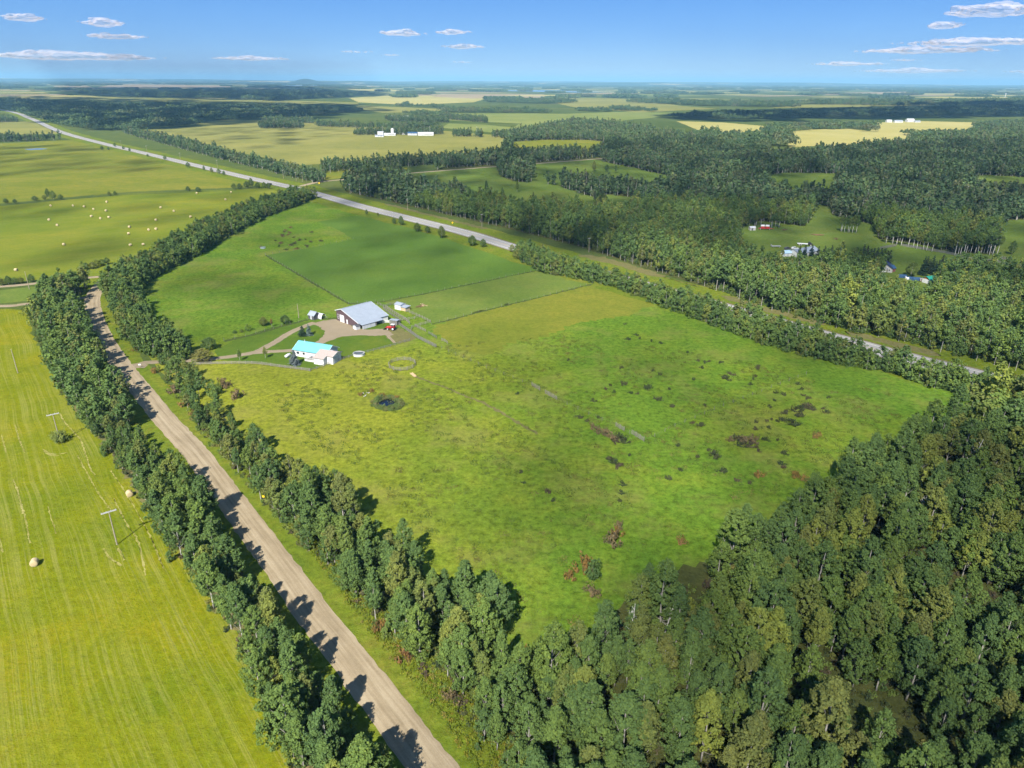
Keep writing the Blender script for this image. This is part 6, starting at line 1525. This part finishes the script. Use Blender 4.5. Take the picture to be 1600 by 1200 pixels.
# ================================================================== CLOUDS, HAZE
def puff_mesh(name, pts, rad, mt, flat=1.0, sub=1):
    bmx = bmesh.new(); bmesh.ops.create_icosphere(bmx, subdivisions=sub, radius=1.0)
    bv = np.array([v.co[:] for v in bmx.verts]); bf = np.array([[v.index for v in f.verts] for f in bmx.faces]); bmx.free()
    n = len(pts); pts = np.asarray(pts); rad = np.asarray(rad)
    wob_ = 1 + rng.uniform(-.22, .22, (n, len(bv)))
    V = (bv[None] * wob_[..., None] * rad[:, None, None] * np.array([1, 1, flat])) + pts[:, None, :]
    Fc = bf[None] + (np.arange(n) * len(bv))[:, None, None]
    me = bpy.data.meshes.new(name)
    V = V.reshape(-1, 3).astype(np.float32); Fc = Fc.reshape(-1, 3).astype(np.int32)
    me.vertices.add(len(V)); me.vertices.foreach_set('co', V.ravel())
    me.loops.add(Fc.size); me.loops.foreach_set('vertex_index', Fc.ravel())
    me.polygons.add(len(Fc)); me.polygons.foreach_set('loop_start', np.arange(0, Fc.size, 3, dtype=np.int32))
    me.update(calc_edges=True); me.polygons.foreach_set('use_smooth', [True] * len(me.polygons))
    me.materials.append(mt)
    return link_mesh(name, me)

def cloud_mat(name, rgb, alpha, scale):
    mt, nt, out = new_mat(name)
    df = N(nt, 'ShaderNodeBsdfDiffuse'); df.inputs[0].default_value = (*rgb, 1)
    tl = N(nt, 'ShaderNodeBsdfTranslucent'); tl.inputs[0].default_value = (*rgb, 1)
    m1 = N(nt, 'ShaderNodeMixShader'); m1.inputs[0].default_value = 0.4
    nt.links.new(df.outputs[0], m1.inputs[1]); nt.links.new(tl.outputs[0], m1.inputs[2])
    if alpha < 1:
        tp = N(nt, 'ShaderNodeBsdfTransparent'); m2 = N(nt, 'ShaderNodeMixShader'); m2.inputs[0].default_value = alpha
        nt.links.new(tp.outputs[0], m2.inputs[1]); nt.links.new(m1.outputs[0], m2.inputs[2])
        nt.links.new(m2.outputs[0], out.inputs[0])
    else: nt.links.new(m1.outputs[0], out.inputs[0])
    return mt
M_cloud = cloud_mat('cloud_white', (0.74, 0.68, 0.71), 0.24, 1)
M_cloudbig = cloud_mat('cloud_body', (0.85, 0.85, 0.87), 1.0, 1)

def sky_cloud(px, py, w, h, dist, label, dens=1.0):
    """a flat fair-weather cloud seen low over the horizon"""
    d = F_ + X_ * ((px - 800) / FPX) + Y_ * ((600 - py) / FPX); d.normalize()
    k = dist / math.hypot(d.x, d.y)
    c = Vector((0, 0, CAM_H)) + d * k
    mpp = dist / FPX
    rt = Vector((d.y, -d.x, 0)).normalized(); fw = Vector((d.x, d.y, 0)).normalized()
    n = int(150 * dens * max(0.6, w / 90)); pts = []; rad = []
    for i in range(n):
        t = max(-1, min(1, random.gauss(0, 0.42)))
        env = (1 - abs(t)) ** 0.6
        a = t * w / 2 * mpp
        zz = (random.random() ** 2 * 0.75 - 0.22) * h * 0.6 * mpp * env * (0.75 + 0.25 * math.sin(t * 7 + px))
        r = mpp * h * random.uniform(0.22, 0.55) * (0.25 + env)
        p = c + rt * a + fw * random.uniform(-1, 1) * h * mpp * 2.0; pts.append((p.x, p.y, c.z + zz - 0.03 * a * 0)); rad.append(r)
    o = puff_mesh('cloud', pts, rad, M_cloud, 0.3, 2)
    rmd = o.modifiers.new('remesh', 'REMESH'); rmd.mode = 'VOXEL'; rmd.voxel_size = mpp * h * 0.055; rmd.use_smooth_shade = True
    return tag(o, label, 'cloud', 'fair weather clouds low over the horizon')
for c in [
 (36, 28, 48, 12, 30000, 'small flat cloud at the top left corner of the sky'),
 (160, 36, 52, 14, 31000, 'ragged little cloud, upper left, second from the left edge'),
 (180, 57, 74, 11, 31500, 'thin flat cloud under the ragged one, upper left'),
 (104, 88, 222, 17, 33000, 'long low white cloud bank at the left over the horizon'),
 (392, 91.5, 108, 9, 34000, 'thin flat lens of cloud left of centre, above the far hill'),
 (628, 52, 70, 12, 31000, 'flat cloud left of the centre pair in the sky'),
 (706, 50.5, 56, 10, 31200, 'right cloud of the centre pair in the sky'),
 (724, 73, 66, 10, 32500, 'small cloud just below the centre pair'),
 (1552, 17, 118, 20, 29000, 'large cloud cut by the top right corner'),
 (1475, 40, 44, 12, 30500, 'little puff below the top right cloud'),
 (1448, 79, 168, 13, 33000, 'lower streak of the long pink cloud at the right'),
 (1530, 66, 190, 15, 32000, 'long pinkish cloud running to the right edge'),
 (1322, 100, 104, 8, 36000, 'thin flat cloud right of centre near the horizon'),
 (1428, 111, 140, 9, 39000, 'lowest long cloud at the right, just above the horizon'),
]: sky_cloud(*c)
for c in [(555, 81, 60, 4, 35000, 'faint wisp of cloud below the centre pair, left'), (610, 86, 34, 4, 35000, 'tiny faint wisp beside the far hill'), (1415, 94, 50, 4, 35000, 'tiny faint wisp between the right clouds'), (722, 97, 40, 3.5, 37000, 'faint wisp low in the centre of the sky'), (1590, 112, 50, 5, 38000, 'small faint cloud at the right edge over the horizon')]:
    sky_cloud(*c, dens=0.35)

# the broken cloud deck overhead: it throws the shade seen on the ground
DECK = 2600.0
sh = SUN_H * (DECK / math.tan(SUN_EL))
def deck_cloud(label, polys, r):
    pts = []; rad = []
    for px, cov in polys:
        poly = [Vector(p) for p in px]
        xs = [p.x for p in poly]; ys = [p.y for p in poly]
        area = abs(sum(poly[i].x * poly[(i + 1) % len(poly)].y - poly[(i + 1) % len(poly)].x * poly[i].y for i in range(len(poly)))) / 2
        q = scatter([(p.x, p.y) for p in poly], r * math.sqrt(math.pi / -math.log(1 - cov)), 0.5)
        x, y = q[:, 0], q[:, 1]
        x = x + rng.normal(0, r * 0.5, len(x)); y = y + rng.normal(0, r * 0.5, len(y))
        z = rng.uniform(-40, 60, len(x))
        rr = r * rng.uniform(.8, 1.15, len(x))
        # follow the sun's slant for the puff's height
        pts += np.stack([x + sh.x * (1 + z / DECK), y + sh.y * (1 + z / DECK), DECK + z], 1).tolist(); rad += rr.tolist()
    o = puff_mesh('cloud', pts, rad, M_cloudbig, 0.6, 1)
    return tag(o, label, 'cloud', 'cloud deck overhead that shades the fields')
deck_cloud('broad cloud overhead shading the pasture and the wood', [
  (W([(760, 570), (790, 610), (750, 720), (830, 840), (850, 960), (900, 1060), (1010, 1400), (1900, 1400), (1900, 520), (1500, 490), (1200, 480), (1050, 500), (900, 540)]), 0.20),
  (W([(820, 1080), (950, 960), (1060, 880), (1200, 810), (1320, 730), (1500, 640), (1900, 560), (1900, 1400), (850, 1400)]), 0.36)], 9)
deck_cloud('cloud overhead shading the upper pastures and hedge', [
  (W([(170, 455), (290, 370), (440, 310), (520, 310), (700, 360), (850, 410), (900, 435), (760, 470), (600, 462), (520, 480), (430, 500), (330, 535), (280, 545), (220, 520)]), 0.28)], 9)
deck_cloud('cloud overhead shading the woods along the highway', [
  (W([(500, 300), (560, 262), (700, 242), (900, 232), (1080, 225), (1240, 240), (1600, 225), (1950, 225), (1950, 500), (1500, 455), (1200, 420), (900, 400), (700, 345)]), 0.46)], 12)
deck_cloud('cloud overhead shading the hay field by the lane', [
  (W([(-150, 300), (60, 310), (400, 290), (480, 288), (330, 340), (220, 350), (100, 345), (-100, 350)]), 0.16),
  (W([(40, 395), (150, 380), (300, 340), (300, 360), (180, 410), (140, 440), (40, 432)]), 0.22)], 10)
deck_cloud('cloud over the far left plain', [
  (W([(-300, 150), (0, 149), (300, 157), (560, 163), (600, 172), (500, 186), (400, 190), (200, 203), (80, 190), (0, 172), (-300, 172)]), 0.72),
  (W([(100, 136), (440, 136), (600, 143), (600, 150), (420, 158), (200, 153), (100, 148)]), 0.72)], 45)
deck_cloud('cloud over the far right plain', [
  (W([(1020, 186), (1060, 177), (1300, 168), (1600, 162), (1950, 160), (1950, 181), (1600, 182), (1150, 190)]), 0.85)], 45)
deck_cloud('cloud over the great field behind the highway', [
  (W([(230, 200), (480, 195), (560, 205), (500, 225), (380, 232)]), 0.2),
  (W([(-300, 232), (150, 226), (300, 262), (-300, 290)]), 0.25)], 14)

# haze
mt, nt, out = new_mat('haze_air')
pv = N(nt, 'ShaderNodeVolumePrincipled')
pv.inputs['Color'].default_value = (0.38, 0.75, 1.0, 1)
pv.inputs['Density'].default_value = 6.0e-5
pv.inputs['Anisotropy'].default_value = 0.0
pv.inputs['Density Attribute'].default_value = ''
nt.links.new(pv.outputs[0], out.inputs['Volume'])
hz = MB().box(-46000, 46000, -46000, 46000, -3.0, 235.0).build('haze', mt)
tag(hz, 'thin blue summer haze over the plain', None, None, 'stuff')

# ---- things of one kind that share a description are singled out by their order in the picture
same = {}
for o in scene.objects:
    if o.parent is None and 'label' in o and 'category' in o: same.setdefault(o['label'], []).append(o)
for lab, os_ in same.items():
    if len(os_) < 2 or len(lab.split()) > 13: continue
    os_.sort(key=lambda o: project(o.location.x, o.location.y, o.location.z)[0])
    for i, o in enumerate(os_): o['label'] = '%s, %s from left' % (lab, ordinal(i + 1))
